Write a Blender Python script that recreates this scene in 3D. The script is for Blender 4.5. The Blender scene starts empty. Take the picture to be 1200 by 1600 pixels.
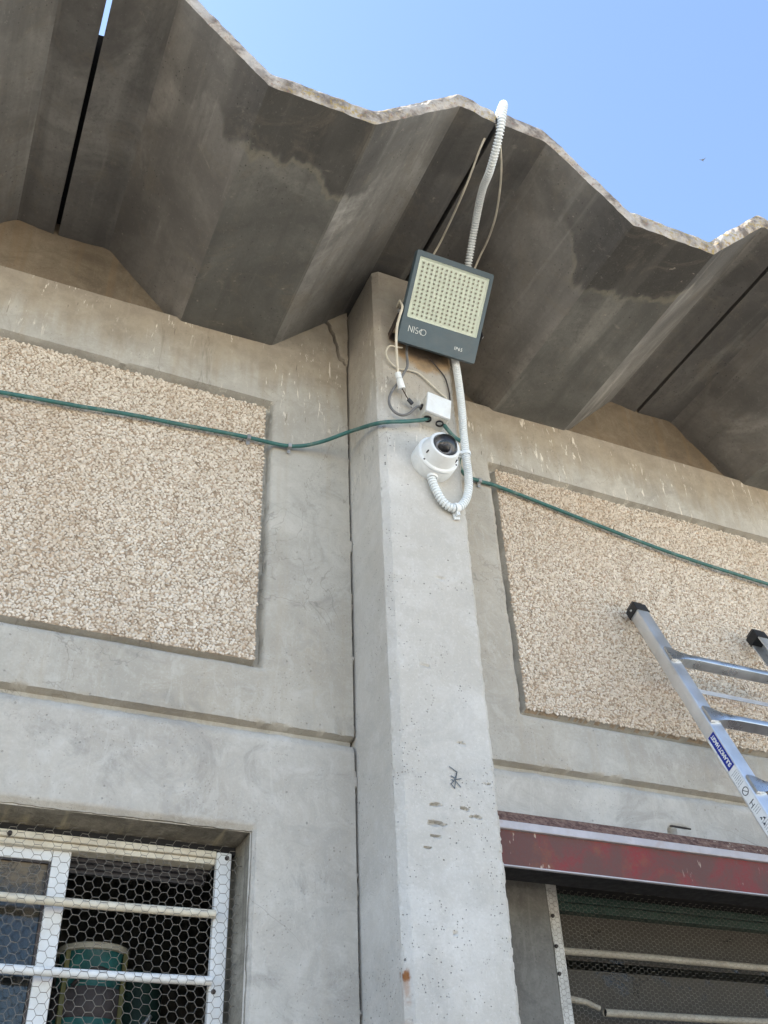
import bpy, math, random
import numpy as np
from mathutils import Vector, Matrix

random.seed(7)
SC = bpy.context.scene
COL = SC.collection

# ------------------------------------------------------------------ camera
cam_d = bpy.data.cameras.new("camera")
cam = bpy.data.objects.new("camera", cam_d)
COL.objects.link(cam)
cam_d.sensor_fit = 'VERTICAL'
cam_d.sensor_height = 36.0
cam_d.sensor_width = 27.0
cam_d.lens = 36.0 * 1588.27 / 1600.0
cam_d.clip_start = 0.05
cam_d.clip_end = 2000.0
R_ = Vector((0.91330, -0.40563, -0.03684))
D_ = Vector((0.21989, 0.56717, -0.79370))
F_ = Vector((0.34284, 0.71678, 0.60719))
m = Matrix.Identity(4)
for i in range(3):
    m[i][0] = R_[i]
    m[i][1] = -D_[i]
    m[i][2] = -F_[i]
m[0][3], m[1][3], m[2][3] = 0.0, -2.25, 1.55
cam.matrix_world = m
SC.camera = cam

# ------------------------------------------------------------------ sky, sun, exposure
SUN_EL, SUN_ROT = math.radians(48), math.radians(-70)
world = bpy.data.worlds.new("World")
SC.world = world
world.use_nodes = True
wn = world.node_tree
wn.nodes.clear()
wo = wn.nodes.new("ShaderNodeOutputWorld")
wb = wn.nodes.new("ShaderNodeBackground")
ws = wn.nodes.new("ShaderNodeTexSky")
ws.sky_type = 'NISHITA'
ws.sun_disc = False
ws.sun_elevation = SUN_EL
ws.sun_rotation = SUN_ROT
ws.altitude = 50
ws.air_density = 1.0
ws.dust_density = 0.5
ws.ozone_density = 1.0
wb.inputs[1].default_value = 0.080
wn.links.new(ws.outputs[0], wb.inputs[0])
wn.links.new(wb.outputs[0], wo.inputs[0])

sun_d = bpy.data.lights.new("sun", 'SUN')
sun_d.energy = 5.0
sun_d.angle = math.radians(0.53)
sun_d.color = (1.0, 0.94, 0.85)
sun = bpy.data.objects.new("sun", sun_d)
COL.objects.link(sun)
s_dir = Vector((math.sin(SUN_ROT) * math.cos(SUN_EL), math.cos(SUN_ROT) * math.cos(SUN_EL), math.sin(SUN_EL)))
sun.rotation_euler = s_dir.to_track_quat('Z', 'Y').to_euler()
sun.location = s_dir * 40

vs = SC.view_settings
vs.view_transform = 'Standard'
vs.look = 'None'
vs.gamma = 1.0
vs.use_curve_mapping = False
vs.exposure = 2.45
SC.display_settings.display_device = 'sRGB'


# ------------------------------------------------------------------ numpy noise
def _h(ix, iy, seed):
    n = (ix.astype(np.int64) * 374761393 + iy.astype(np.int64) * 668265263 + seed * 974634601) & 0xFFFFFFFF
    n = ((n ^ (n >> 13)) * 1274126177) & 0xFFFFFFFF
    n = n ^ (n >> 16)
    return (n & 0xFFFFFF) / float(0xFFFFFF)


def vn(x, y, seed=0):
    x, y = np.broadcast_arrays(np.asarray(x, float), np.asarray(y, float))
    ix, iy = np.floor(x), np.floor(y)
    fx, fy = x - ix, y - iy
    fx = fx * fx * (3 - 2 * fx)
    fy = fy * fy * (3 - 2 * fy)
    a = _h(ix, iy, seed); b = _h(ix + 1, iy, seed); c = _h(ix, iy + 1, seed); d = _h(ix + 1, iy + 1, seed)
    return (a * (1 - fx) + b * fx) * (1 - fy) + (c * (1 - fx) + d * fx) * fy


def fbm(x, y, seed=0, octv=3):
    x = np.asarray(x, float); y = np.asarray(y, float)
    t, a, s = 0, 0.5, 0
    for o in range(octv):
        t = t + a * vn(x * 2 ** o, y * 2 ** o, seed + o * 17)
        s += a
        a *= 0.5
    return t / s - 0.5


# ------------------------------------------------------------------ mesh helpers
def link(name, me, mat=None, parent=None):
    o = bpy.data.objects.new(name, me)
    COL.objects.link(o)
    if mat is not None and me is not None and len(me.materials) == 0:
        for mm in (mat if isinstance(mat, (list, tuple)) else [mat]):
            me.materials.append(mm)
    if parent is not None:
        o.parent = parent
    return o


def tag(o, label, cat, group=None, kind=None):
    o["label"] = label
    o["category"] = cat
    if group: o["group"] = group
    if kind: o["kind"] = kind
    return o


def thing(name, label, cat, loc=(0, 0, 0), rot=(0, 0, 0), group=None):
    o = bpy.data.objects.new(name, None)
    o.empty_display_size = 0.1
    COL.objects.link(o)
    o.location = loc
    o.rotation_euler = rot
    return tag(o, label, cat, group)


def np_mesh(name, V, quads=None, tris=None, smooth=True, mat_idx=None):
    V = np.asarray(V, np.float32).reshape(-1, 3)
    me = bpy.data.meshes.new(name)
    nq = 0 if quads is None else len(quads)
    nt = 0 if tris is None else len(tris)
    loops = []
    if nq: loops.append(np.asarray(quads, np.int32).ravel())
    if nt: loops.append(np.asarray(tris, np.int32).ravel())
    loops = np.concatenate(loops)
    me.vertices.add(len(V)); me.vertices.foreach_set("co", V.ravel())
    me.loops.add(len(loops)); me.loops.foreach_set("vertex_index", loops)
    me.polygons.add(nq + nt)
    st = np.concatenate([np.arange(nq) * 4, nq * 4 + np.arange(nt) * 3]).astype(np.int32)
    me.polygons.foreach_set("loop_start", st)
    if mat_idx is not None:
        me.polygons.foreach_set("material_index", np.asarray(mat_idx, np.int32))
    me.update(calc_edges=True)
    me.validate()
    if smooth:
        me.polygons.foreach_set("use_smooth", np.ones(nq + nt, bool))
    return me


def sharp(me, deg=35):
    me.set_sharp_from_angle(angle=math.radians(deg))
    return me


def grid_faces(nr, nc, flip=False):
    i = np.arange(nr - 1)[:, None] * nc + np.arange(nc - 1)[None, :]
    i = i.ravel()
    q = np.stack([i, i + 1, i + 1 + nc, i + nc], 1)
    return q[:, ::-1] if flip else q


class MB:
    """collects simple shapes into one mesh"""
    def __init__(self):
        self.v, self.f, self.mi, self.n = [], [], [], 0

    def add(self, V, F, mi=0):
        self.v += [tuple(p) for p in V]
        self.f += [tuple(i + self.n for i in f) for f in F]
        self.mi += [mi] * len(F)
        self.n += len(V)
        return self

    def box(self, lo, hi, mi=0, M=None):
        x0, y0, z0 = lo; x1, y1, z1 = hi
        V = [Vector(p) for p in ((x0, y0, z0), (x1, y0, z0), (x1, y1, z0), (x0, y1, z0), (x0, y0, z1), (x1, y0, z1), (x1, y1, z1), (x0, y1, z1))]
        if M is not None: V = [M @ p for p in V]
        return self.add(V, [(0, 3, 2, 1), (4, 5, 6, 7), (0, 1, 5, 4), (1, 2, 6, 5), (2, 3, 7, 6), (3, 0, 4, 7)], mi)

    def sweep(self, pts, prof, up=(0, 0, 1), mi=0, caps=True, scales=None):
        """closed profile [(a, b)] swept along pts"""
        pts = [Vector(p) for p in pts]
        n, k = len(pts), len(prof)
        V, F = [], []
        T = []
        for i in range(n):
            t = pts[min(i + 1, n - 1)] - pts[max(i - 1, 0)]
            T.append(t.normalized())
        u = Vector(up)
        u = (u - T[0] * u.dot(T[0]))
        if u.length < 1e-4:
            u = Vector((1, 0, 0)) - T[0] * T[0].x
        u.normalize()
        for i in range(n):
            if i: 
                u = u - T[i] * u.dot(T[i]); u.normalize()
            b = T[i].cross(u)
            s = 1.0 if scales is None else scales[i]
            for (pa, pb) in prof:
                V.append(pts[i] + b * pa * s + u * pb * s)
        for i in range(n - 1):
            for j in range(k):
                j2 = (j + 1) % k
                F.append((i * k + j, i * k + j2, (i + 1) * k + j2, (i + 1) * k + j))
        if caps:
            F.append(tuple(range(k - 1, -1, -1)))
            F.append(tuple((n - 1) * k + j for j in range(k)))
        return self.add(V, F, mi)

    def tube(self, pts, r, sides=8, mi=0, caps=True, scales=None):
        prof = [(r * math.cos(2 * math.pi * j / sides), r * math.sin(2 * math.pi * j / sides)) for j in range(sides)]
        return self.sweep(pts, prof, mi=mi, caps=caps, scales=scales)

    def lathe(self, prof, axis=(0, -1, 0), org=(0, 0, 0), seg=32, mi=0, a0=0.0, a1=2 * math.pi):
        """prof: [(radius, distance along axis)]"""
        ax = Vector(axis).normalized()
        u = Vector((0, 0, 1)) - ax * ax.z
        if u.length < 1e-3: u = Vector((1, 0, 0))
        u.normalize()
        w = ax.cross(u)
        o = Vector(org)
        V, F = [], []
        k = len(prof)
        for s in range(seg):
            a = a0 + (a1 - a0) * s / seg
            d = u * math.cos(a) + w * math.sin(a)
            for r, h in prof:
                V.append(o + ax * h + d * max(r, 1e-5))
        for s in range(seg):
            s2 = (s + 1) % seg
            for j in range(k - 1):
                F.append((s * k + j, s2 * k + j, s2 * k + j + 1, s * k + j + 1))
        return self.add(V, F, mi)

    def build(self, name, mat, parent=None, smooth=None, bevel=0.0):
        me = bpy.data.meshes.new(name)
        me.from_pydata([tuple(v) for v in self.v], [], self.f)
        me.update()
        for mm in (mat if isinstance(mat, (list, tuple)) else [mat]):
            me.materials.append(mm)
        if len(me.materials) > 1:
            me.polygons.foreach_set("material_index", self.mi)
        if smooth is not None:
            me.polygons.foreach_set("use_smooth", [True] * len(me.polygons))
            sharp(me, smooth)
        o = link(name, me, None, parent)
        if bevel > 0:
            b = o.modifiers.new("bevel", 'BEVEL')
            b.width = bevel; b.segments = 2; b.limit_method = 'ANGLE'; b.angle_limit = math.radians(40)
        return o


def crom(pts, seg=8):
    P = [Vector(p) for p in pts]
    P = [P[0] * 2 - P[1]] + P + [P[-1] * 2 - P[-2]]
    out = []
    for i in range(1, len(P) - 2):
        p0, p1, p2, p3 = P[i - 1:i + 3]
        for s in range(seg):
            t = s / seg
            out.append(0.5 * ((2 * p1) + (p2 - p0) * t + (2 * p0 - 5 * p1 + 4 * p2 - p3) * t * t + (3 * p1 - p0 - 3 * p2 + p3) * t ** 3))
    out.append(P[-2])
    return out


def resample(pts, step):
    pts = [Vector(p) for p in pts]
    out = [pts[0].copy()]
    acc = 0.0
    for a, b in zip(pts[:-1], pts[1:]):
        L = (b - a).length
        if L < 1e-9: continue
        d = step - acc
        while d <= L:
            out.append(a.lerp(b, d / L)); d += step
        acc = L - (d - step)
    return out


# ------------------------------------------------------------------ materials
class NT:
    def __init__(self, name):
        self.m = bpy.data.materials.new(name)
        self.m.use_nodes = True
        self.t = self.m.node_tree
        self.t.nodes.clear()
        self.out = self.t.nodes.new("ShaderNodeOutputMaterial")
        self.geo = None

    def node(self, typ, **kw):
        n = self.t.nodes.new(typ)
        for k, v in kw.items(): setattr(n, k, v)
        return n

    def set(self, sock, v):
        if hasattr(v, "is_output") or isinstance(v, bpy.types.NodeSocket):
            self.t.links.new(v, sock)
        else:
            if sock.type == 'RGBA' and not hasattr(v, "__len__"): v = (v, v, v, 1)
            elif sock.type == 'RGBA' and len(v) == 3: v = (*v, 1)
            sock.default_value = v

    def pos(self, sx=1, sy=1, sz=1, off=(0, 0, 0)):
        if self.geo is None: self.geo = self.node("ShaderNodeNewGeometry")
        p = self.geo.outputs["Position"]
        if (sx, sy, sz) == (1, 1, 1) and off == (0, 0, 0): return p
        mp = self.node("ShaderNodeMapping")
        mp.inputs["Scale"].default_value = (sx, sy, sz)
        mp.inputs["Location"].default_value = off
        self.t.links.new(p, mp.inputs["Vector"])
        return mp.outputs[0]

    def obj(self, sx=1, sy=1, sz=1):
        n = self.node("ShaderNodeTexCoord")
        mp = self.node("ShaderNodeMapping")
        mp.inputs["Scale"].default_value = (sx, sy, sz)
        self.t.links.new(n.outputs["Object"], mp.inputs["Vector"])
        return mp.outputs[0]

    def xyz(self, v=None):
        s = self.node("ShaderNodeSeparateXYZ")
        self.set(s.inputs[0], v if v is not None else self.pos())
        return s.outputs

    def noise(self, scale, detail=4, rough=0.6, vec=None, dist=0.0, col=False):
        n = self.node("ShaderNodeTexNoise")
        n.inputs["Scale"].default_value = scale
        n.inputs["Detail"].default_value = detail
        n.inputs["Roughness"].default_value = rough
        n.inputs["Distortion"].default_value = dist
        self.set(n.inputs["Vector"], vec if vec is not None else self.pos())
        return n.outputs[1 if col else 0]

    def vor(self, scale, vec=None, feature='F1', rnd=1.0, out="Distance"):
        n = self.node("ShaderNodeTexVoronoi", feature=feature)
        n.inputs["Scale"].default_value = scale
        n.inputs["Randomness"].default_value = rnd
        self.set(n.inputs["Vector"], vec if vec is not None else self.pos())
        return n.outputs[out]

    def math(self, op, a, b=0.0, c=0.0, clamp=False):
        n = self.node("ShaderNodeMath", operation=op, use_clamp=clamp)
        self.set(n.inputs[0], a); self.set(n.inputs[1], b)
        if len(n.inputs) > 2: self.set(n.inputs[2], c)
        return n.outputs[0]

    def mr(self, v, a, b, c=0.0, d=1.0, smooth=True):
        n = self.node("ShaderNodeMapRange", interpolation_type='SMOOTHSTEP' if smooth else 'LINEAR')
        self.set(n.inputs[0], v)
        n.inputs[1].default_value = a; n.inputs[2].default_value = b
        n.inputs[3].default_value = c; n.inputs[4].default_value = d
        return n.outputs[0]

    def mix(self, f, a, b, blend='MIX'):
        n = self.node("ShaderNodeMix", data_type='RGBA', blend_type=blend)
        self.set(n.inputs[0], f); self.set(n.inputs[6], a); self.set(n.inputs[7], b)
        return n.outputs[2]

    def mul(self, *a):
        r = a[0]
        for b in a[1:]: r = self.math('MULTIPLY', r, b)
        return r

    def bump(self, h, strength=0.3, dist=0.01, nrm=None):
        n = self.node("ShaderNodeBump")
        n.inputs["Strength"].default_value = strength
        n.inputs["Distance"].default_value = dist
        self.set(n.inputs["Height"], h)
        if nrm is not None: self.set(n.inputs["Normal"], nrm)
        return n.outputs[0]

    def bsdf(self, color, rough=0.9, metal=0.0, nrm=None, spec=0.3, coat=0.0, trans=0.0, ior=1.45):
        n = self.node("ShaderNodeBsdfPrincipled")
        self.set(n.inputs["Base Color"], color)
        self.set(n.inputs["Roughness"], rough)
        self.set(n.inputs["Metallic"], metal)
        n.inputs["Specular IOR Level"].default_value = spec
        n.inputs["Coat Weight"].default_value = coat
        n.inputs["Transmission Weight"].default_value = trans
        n.inputs["IOR"].default_value = ior
        if nrm is not None: self.set(n.inputs["Normal"], nrm)
        return n.outputs[0]

    def done(self, sh):
        self.t.links.new(sh, self.out.inputs[0])
        return self.m


def concrete(name, base, dark, light, warm, warm_amt=0.5, drips=None, pits=0.5, rust=None, streak=0.0, contour=0.0, sv_scale=(22, 22, 1.1), mott=1.0, burn=None, top_stain_shade=None):
    t = NT(name)
    c = t.mix(t.mr(t.noise(1.6, 5, 0.62, dist=0.4), 0.32, 0.7), dark, base)
    c = t.mix(t.math('MULTIPLY', t.mr(t.noise(3.3, 6, 0.65, vec=t.pos(1, 1, 1, (7, 3, 1))), 0.46, 0.72), 0.75), c, light)
    c = t.mix(t.math('MULTIPLY', t.mr(t.noise(1.1, 4, 0.6, vec=t.pos(1, 1, 0.7, (3, 9, 5))), 0.38, 0.68), warm_amt), c, warm)
    # trowel marks and mottling
    mm = t.noise(14, 6, 0.7, dist=0.8)
    c = t.mix(t.math('MULTIPLY', t.mr(mm, 0.45, 0.72), 0.5 * mott), c, light)
    c = t.mix(t.math('MULTIPLY', t.mr(mm, 0.5, 0.28), 0.55 * mott), c, dark)
    fine = t.noise(160, 3, 0.7)
    c = t.mix(t.math('MULTIPLY', t.mr(fine, 0.52, 0.72), 0.35), c, dark)
    c = t.mix(t.math('MULTIPLY', t.mr(fine, 0.48, 0.3), 0.3), c, light)
    gr = t.noise(4.0, 7, 0.72, vec=t.pos(1, 1, 1.2, (6, 2, 9)), dist=1.4)
    c = t.mix(t.math('MULTIPLY', t.mr(gr, 0.53, 0.68), 0.5 * mott), c, tuple(x * 0.72 for x in dark))
    scr = t.noise(1.0, 5, 0.75, vec=t.pos(16, 16, 3.0, (0, 4, 0)), dist=1.8)
    c = t.mix(t.math('MULTIPLY', t.mr(scr, 0.57, 0.64), 0.22 * mott), c, light)
    hl = t.math('ABSOLUTE', t.math('SUBTRACT', t.noise(1.9, 5, 0.6, vec=t.pos(1, 1, 0.8, (11, 1, 4)), dist=0.8), 0.5))
    c = t.mix(t.mul(t.mr(hl, 0.0035, 0.0006), t.mr(t.noise(1.3, 2, vec=t.pos(1, 1, 1, (0, 8, 1))), 0.5, 0.6), 0.4), c, tuple(x * 0.5 for x in dark))
    spk = t.noise(70, 3, 0.8, vec=t.pos(1, 1, 1, (2, 2, 8)))
    c = t.mix(t.math('MULTIPLY', t.mr(spk, 0.66, 0.74), 0.45), c, tuple(x * 0.45 for x in dark))
    if contour:
        # tide marks of dried damp
        n = t.noise(2.3, 4, 0.5, vec=t.pos(1, 1, 1.5, (1.2, 0.4, 2.2)), dist=0.6)
        zz = t.xyz()[2]
        m = t.math('ABSOLUTE', t.math('SUBTRACT', n, 0.5))
        line = t.math('MULTIPLY', t.mr(m, 0.013, 0.002), contour)
        line = t.math('MULTIPLY', line, t.mr(t.noise(9, 3, vec=t.pos(1, 1, 1, (4, 4, 4))), 0.4, 0.6))
        c = t.mix(line, c, dark)
        c = t.mix(t.math('MULTIPLY', t.mr(n, 0.5, 0.515), 0.22 * contour), c, dark)
    if streak:
        sv = t.noise(1.0, 4, 0.6, vec=t.pos(*sv_scale))
        c = t.mix(t.math('MULTIPLY', t.mr(sv, 0.52, 0.68), streak), c, warm)
        sv2 = t.noise(1.0, 4, 0.6, vec=t.pos(34, 34, 1.6, (3, 1, 0)))
        c = t.mix(t.math('MULTIPLY', t.mr(sv2, 0.56, 0.7), streak * 0.6), c, dark)
    if top_stain_shade:  # brown stain near the top plus eaves shade painted into the colour
        z0, wob, amt = top_stain_shade
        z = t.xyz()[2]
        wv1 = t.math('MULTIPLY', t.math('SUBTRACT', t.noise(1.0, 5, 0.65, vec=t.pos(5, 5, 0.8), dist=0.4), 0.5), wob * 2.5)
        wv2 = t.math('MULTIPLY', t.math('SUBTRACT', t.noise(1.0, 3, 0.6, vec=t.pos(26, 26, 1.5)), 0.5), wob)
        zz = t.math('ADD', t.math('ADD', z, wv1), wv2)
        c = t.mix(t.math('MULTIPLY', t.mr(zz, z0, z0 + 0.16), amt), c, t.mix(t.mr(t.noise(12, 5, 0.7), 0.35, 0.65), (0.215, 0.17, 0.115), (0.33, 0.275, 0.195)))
    if drips:
        z0, z1, amt = drips
        zz = t.xyz()[2]
        dv = t.noise(1.0, 4, 0.7, vec=t.pos(62, 62, 11), dist=0.5)
        gate = t.mr(t.noise(3.2, 3, vec=t.pos(1, 1, 0.6, (9, 0, 2))), 0.42, 0.55)
        zm = t.mr(zz, z0, z1)
        c = t.mix(t.mul(t.mr(dv, 0.60, 0.65), gate, zm, amt), c, (0.72, 0.68, 0.6))
        dv2 = t.noise(1.0, 2, 0.5, vec=t.pos(90, 90, 14, (5, 0, 0)))
        c = t.mix(t.mul(t.mr(dv2, 0.7, 0.74), gate, zm, amt * 0.7), c, (0.1, 0.08, 0.06))
    if burn:
        bx, bz, br = burn
        x, y, z = t.xyz()
        dd = t.math('SQRT', t.math('ADD', t.math('POWER', t.math('SUBTRACT', x, bx), 2), t.math('POWER', t.math('MULTIPLY', t.math('SUBTRACT', z, bz), 1.1), 2)))
        dd = t.math('ADD', dd, t.math('MULTIPLY', t.math('SUBTRACT', t.noise(14, 4), 0.5), 0.10))
        c = t.mix(t.mr(dd, br + 0.035, br, 0, 0.75), c, (0.30, 0.19, 0.085))
        c = t.mix(t.mr(dd, br + 0.005, br - 0.045, 0, 0.85), c, (0.085, 0.07, 0.06))
    if rust:
        for (rx, rz, rl) in rust:
            x, y, z = t.xyz()
            wob = t.math('MULTIPLY', t.math('SUBTRACT', t.noise(60, 3), 0.5), 0.010)
            dx = t.math('ABSOLUTE', t.math('ADD', t.math('SUBTRACT', x, rx), wob))
            dz = t.math('SUBTRACT', rz, z)
            zmask = t.mul(t.mr(dz, -0.012, 0.0), t.mr(dz, rl, rl * 0.3), t.mr(y, -0.198, -0.206))
            rd = t.math('SQRT', t.math('ADD', t.math('POWER', dx, 2), t.math('POWER', t.math('MULTIPLY', t.math('SUBTRACT', dz, 0.006), 0.6), 2)))
            rd = t.math('ADD', rd, t.math('MULTIPLY', t.math('SUBTRACT', t.noise(90, 4), 0.5), 0.012))
            spot = t.mr(rd, 0.0095, 0.003)
            c = t.mix(t.math('MULTIPLY', spot, t.mr(y, -0.19, -0.2)), c, (0.20, 0.075, 0.025))
            c = t.mix(t.mul(t.mr(dx, 0.009, 0.001), zmask, t.mr(t.noise(40, 3), 0.35, 0.65), 0.5), c, (0.30, 0.15, 0.07))
    h = t.math('ADD', t.math('MULTIPLY', mm, 0.6), t.math('MULTIPLY', fine, 0.25))
    if pits:
        wv = t.math('MULTIPLY', t.math('SUBTRACT', t.noise(110, 3), 0.5), 0.22)
        pv = t.math('ADD', t.vor(62), wv)
        rnd = t.xyz(t.vor(62, out="Color"))[0]
        gate = t.math('MULTIPLY', t.mr(t.noise(7, 3, vec=t.pos(1, 1, 1, (5, 6, 7))), 0.46, 0.6), t.mr(rnd, 0.55, 0.7))
        pm = t.math('MULTIPLY', t.mr(pv, 0.15, 0.08), gate)
        pv2 = t.math('ADD', t.vor(24, vec=t.pos(1, 1, 1, (3, 2, 1))), t.math('MULTIPLY', wv, 0.5))
        rnd2 = t.xyz(t.vor(24, vec=t.pos(1, 1, 1, (3, 2, 1)), out="Color"))[1]
        pm2 = t.math('MULTIPLY', t.mr(pv2, 0.075, 0.045), t.mr(rnd2, 0.72, 0.8))
        pv3 = t.math('ADD', t.vor(150, vec=t.pos(1, 1, 1, (8, 2, 1))), wv)
        rnd3 = t.xyz(t.vor(150, vec=t.pos(1, 1, 1, (8, 2, 1)), out="Color"))[2]
        pm3 = t.mul(t.mr(pv3, 0.26, 0.16), t.mr(rnd3, 0.70, 0.78), t.mr(t.noise(6, 3, vec=t.pos(1, 1, 1, (2, 8, 3))), 0.45, 0.58))
        pm = t.math('MAXIMUM', t.math('MAXIMUM', pm, pm2), pm3)
        c = t.mix(t.math('MULTIPLY', pm, pits), c, tuple(x * 0.35 for x in dark))
        h = t.math('SUBTRACT', h, t.math('MULTIPLY', pm, 0.8 * pits))
    return t.done(t.bsdf(c, 0.92, nrm=t.bump(h, 0.8, 0.005), spec=0.2))


M_UP = concrete("grey_concrete_upper", (0.45, 0.435, 0.395), (0.345, 0.33, 0.295), (0.53, 0.515, 0.47), (0.38, 0.325, 0.245), 0.5, top_stain_shade=(3.80, 0.20, 0.55),
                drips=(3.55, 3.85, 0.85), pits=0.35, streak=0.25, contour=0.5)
M_LOW = concrete("grey_concrete_lower", (0.48, 0.465, 0.425), (0.37, 0.355, 0.325), (0.56, 0.545, 0.505), (0.42, 0.375, 0.31), 0.45, mott=1.1, streak=0.15, pits=0.35, contour=0.5)
M_INF = concrete("mortar_infill", (0.225, 0.185, 0.135), (0.155, 0.128, 0.095), (0.29, 0.25, 0.19), (0.23, 0.165, 0.10), 0.6, pits=0.3, streak=0.45)
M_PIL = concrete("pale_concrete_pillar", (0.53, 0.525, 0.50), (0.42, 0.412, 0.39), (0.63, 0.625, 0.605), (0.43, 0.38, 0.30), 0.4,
                 pits=0.85, mott=0.5, top_stain_shade=(3.62, 0.25, 0.5), rust=[(0.975, 2.07, 0.35)], drips=(3.3, 3.6, 0.7), burn=(1.14, 3.99, 0.10))
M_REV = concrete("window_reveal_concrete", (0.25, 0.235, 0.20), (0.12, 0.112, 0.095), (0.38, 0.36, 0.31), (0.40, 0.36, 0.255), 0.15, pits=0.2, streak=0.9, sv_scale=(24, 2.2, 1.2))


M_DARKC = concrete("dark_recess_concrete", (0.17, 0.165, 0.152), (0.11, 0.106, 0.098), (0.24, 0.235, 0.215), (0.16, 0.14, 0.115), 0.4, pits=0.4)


def soffit_mat(name, base, dark, light, ofs):
    t = NT(name)
    c = t.mix(t.mr(t.noise(1.7, 5, 0.65, vec=t.pos(1, 1, 1, (ofs, 0, ofs)), dist=0.6), 0.3, 0.7), dark, base)
    c = t.mix(t.math('MULTIPLY', t.mr(t.noise(2.6, 6, 0.68, vec=t.pos(1, 0.8, 1, (4 + ofs, 1, 2)), dist=0.8), 0.52, 0.78), 0.65), c, light)
    # long board and water marks running out to the edge
    sv = t.noise(1.0, 4, 0.6, vec=t.pos(11, 0.9, 11, (ofs * 3, ofs, 0)), dist=0.3)
    c = t.mix(t.math('MULTIPLY', t.mr(sv, 0.5, 0.68), 0.55), c, dark)
    c = t.mix(t.math('MULTIPLY', t.mr(sv, 0.44, 0.3), 0.35), c, light)
    # damp zone behind the drip edge with a pale tide line
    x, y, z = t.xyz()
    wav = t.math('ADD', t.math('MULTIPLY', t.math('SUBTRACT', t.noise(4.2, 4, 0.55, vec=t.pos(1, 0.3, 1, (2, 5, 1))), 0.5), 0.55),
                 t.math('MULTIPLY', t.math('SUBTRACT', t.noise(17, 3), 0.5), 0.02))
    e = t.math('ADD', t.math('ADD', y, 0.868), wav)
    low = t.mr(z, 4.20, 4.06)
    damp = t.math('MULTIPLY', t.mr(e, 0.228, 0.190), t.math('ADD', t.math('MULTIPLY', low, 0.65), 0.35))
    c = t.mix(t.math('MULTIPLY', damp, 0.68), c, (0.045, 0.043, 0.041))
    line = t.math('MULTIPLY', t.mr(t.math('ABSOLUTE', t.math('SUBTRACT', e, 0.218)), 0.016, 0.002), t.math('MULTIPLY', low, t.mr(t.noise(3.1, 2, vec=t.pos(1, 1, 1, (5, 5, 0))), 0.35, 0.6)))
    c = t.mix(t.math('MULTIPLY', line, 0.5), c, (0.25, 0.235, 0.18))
    # pale scuffs
    sc = t.noise(9, 5, 0.7, vec=t.pos(1, 1, 1, (8, 8, 3)), dist=1.2)
    c = t.mix(t.math('MULTIPLY', t.mr(sc, 0.62, 0.75), 0.4), c, (0.34, 0.31, 0.26))
    bl = t.noise(5.5, 6, 0.75, vec=t.pos(1, 1, 1, (1, 7, 7)), dist=1.0)
    c = t.mix(t.math('MULTIPLY', t.mr(bl, 0.5, 0.66), 0.4), c, (0.185, 0.165, 0.135))
    c = t.mix(t.math('MULTIPLY', t.mr(bl, 0.46, 0.3), 0.5), c, dark)
    pv = t.math('ADD', t.vor(55), t.math('MULTIPLY', t.math('SUBTRACT', t.noise(100, 3), 0.5), 0.25))
    pit = t.math('MULTIPLY', t.mr(pv, 0.16, 0.08), t.mr(t.noise(4, 3, vec=t.pos(1, 1, 1, (6, 1, 1))), 0.45, 0.6))
    c = t.mix(t.math('MULTIPLY', pit, 0.6), c, (0.03, 0.03, 0.03))
    fine = t.noise(90, 4, 0.75)
    c = t.mix(t.math('MULTIPLY', t.mr(fine, 0.5, 0.72), 0.45), c, dark)
    c = t.mix(t.math('MULTIPLY', t.mr(fine, 0.42, 0.26), 0.25), c, light)
    sp = t.noise(38, 2, 0.6, vec=t.pos(1, 1, 1, (1, 6, 1)))
    c = t.mix(t.math('MULTIPLY', t.mr(sp, 0.73, 0.78), 0.5), c, (0.36, 0.33, 0.28))
    h = t.math('ADD', t.math('MULTIPLY', t.noise(20, 6, 0.7), 0.8), t.math('MULTIPLY', fine, 0.3))
    return t.done(t.bsdf(c, 0.9, nrm=t.bump(h, 0.5, 0.006), spec=0.25))


def edge_mat():
    t = NT("weathered_roof_edge")
    c = t.mix(t.mr(t.noise(28, 5, 0.7), 0.36, 0.66), (0.15, 0.128, 0.11), (0.42, 0.375, 0.32))
    c = t.mix(t.math('MULTIPLY', t.mr(t.noise(9, 3, 0.6, vec=t.pos(1, 1, 1, (2, 0, 0))), 0.44, 0.62), 0.6), c, (0.47, 0.45, 0.42))
    c = t.mix(t.mul(t.mr(t.noise(55, 4, 0.7), 0.5, 0.62), t.mr(t.noise(3.5, 3), 0.44, 0.6), 0.85), c, (0.32, 0.24, 0.085))
    c = t.mix(t.math('MULTIPLY', t.mr(t.noise(70, 3, 0.7, vec=t.pos(1, 1, 1, (4, 4, 0))), 0.58, 0.68), 0.7), c, (0.22, 0.12, 0.10))
    h = t.math('ADD', t.noise(60, 5, 0.75), t.math('MULTIPLY', t.vor(110), 0.6))
    return t.done(t.bsdf(c, 0.95, nrm=t.bump(h, 0.4, 0.006), spec=0.15))


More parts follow.
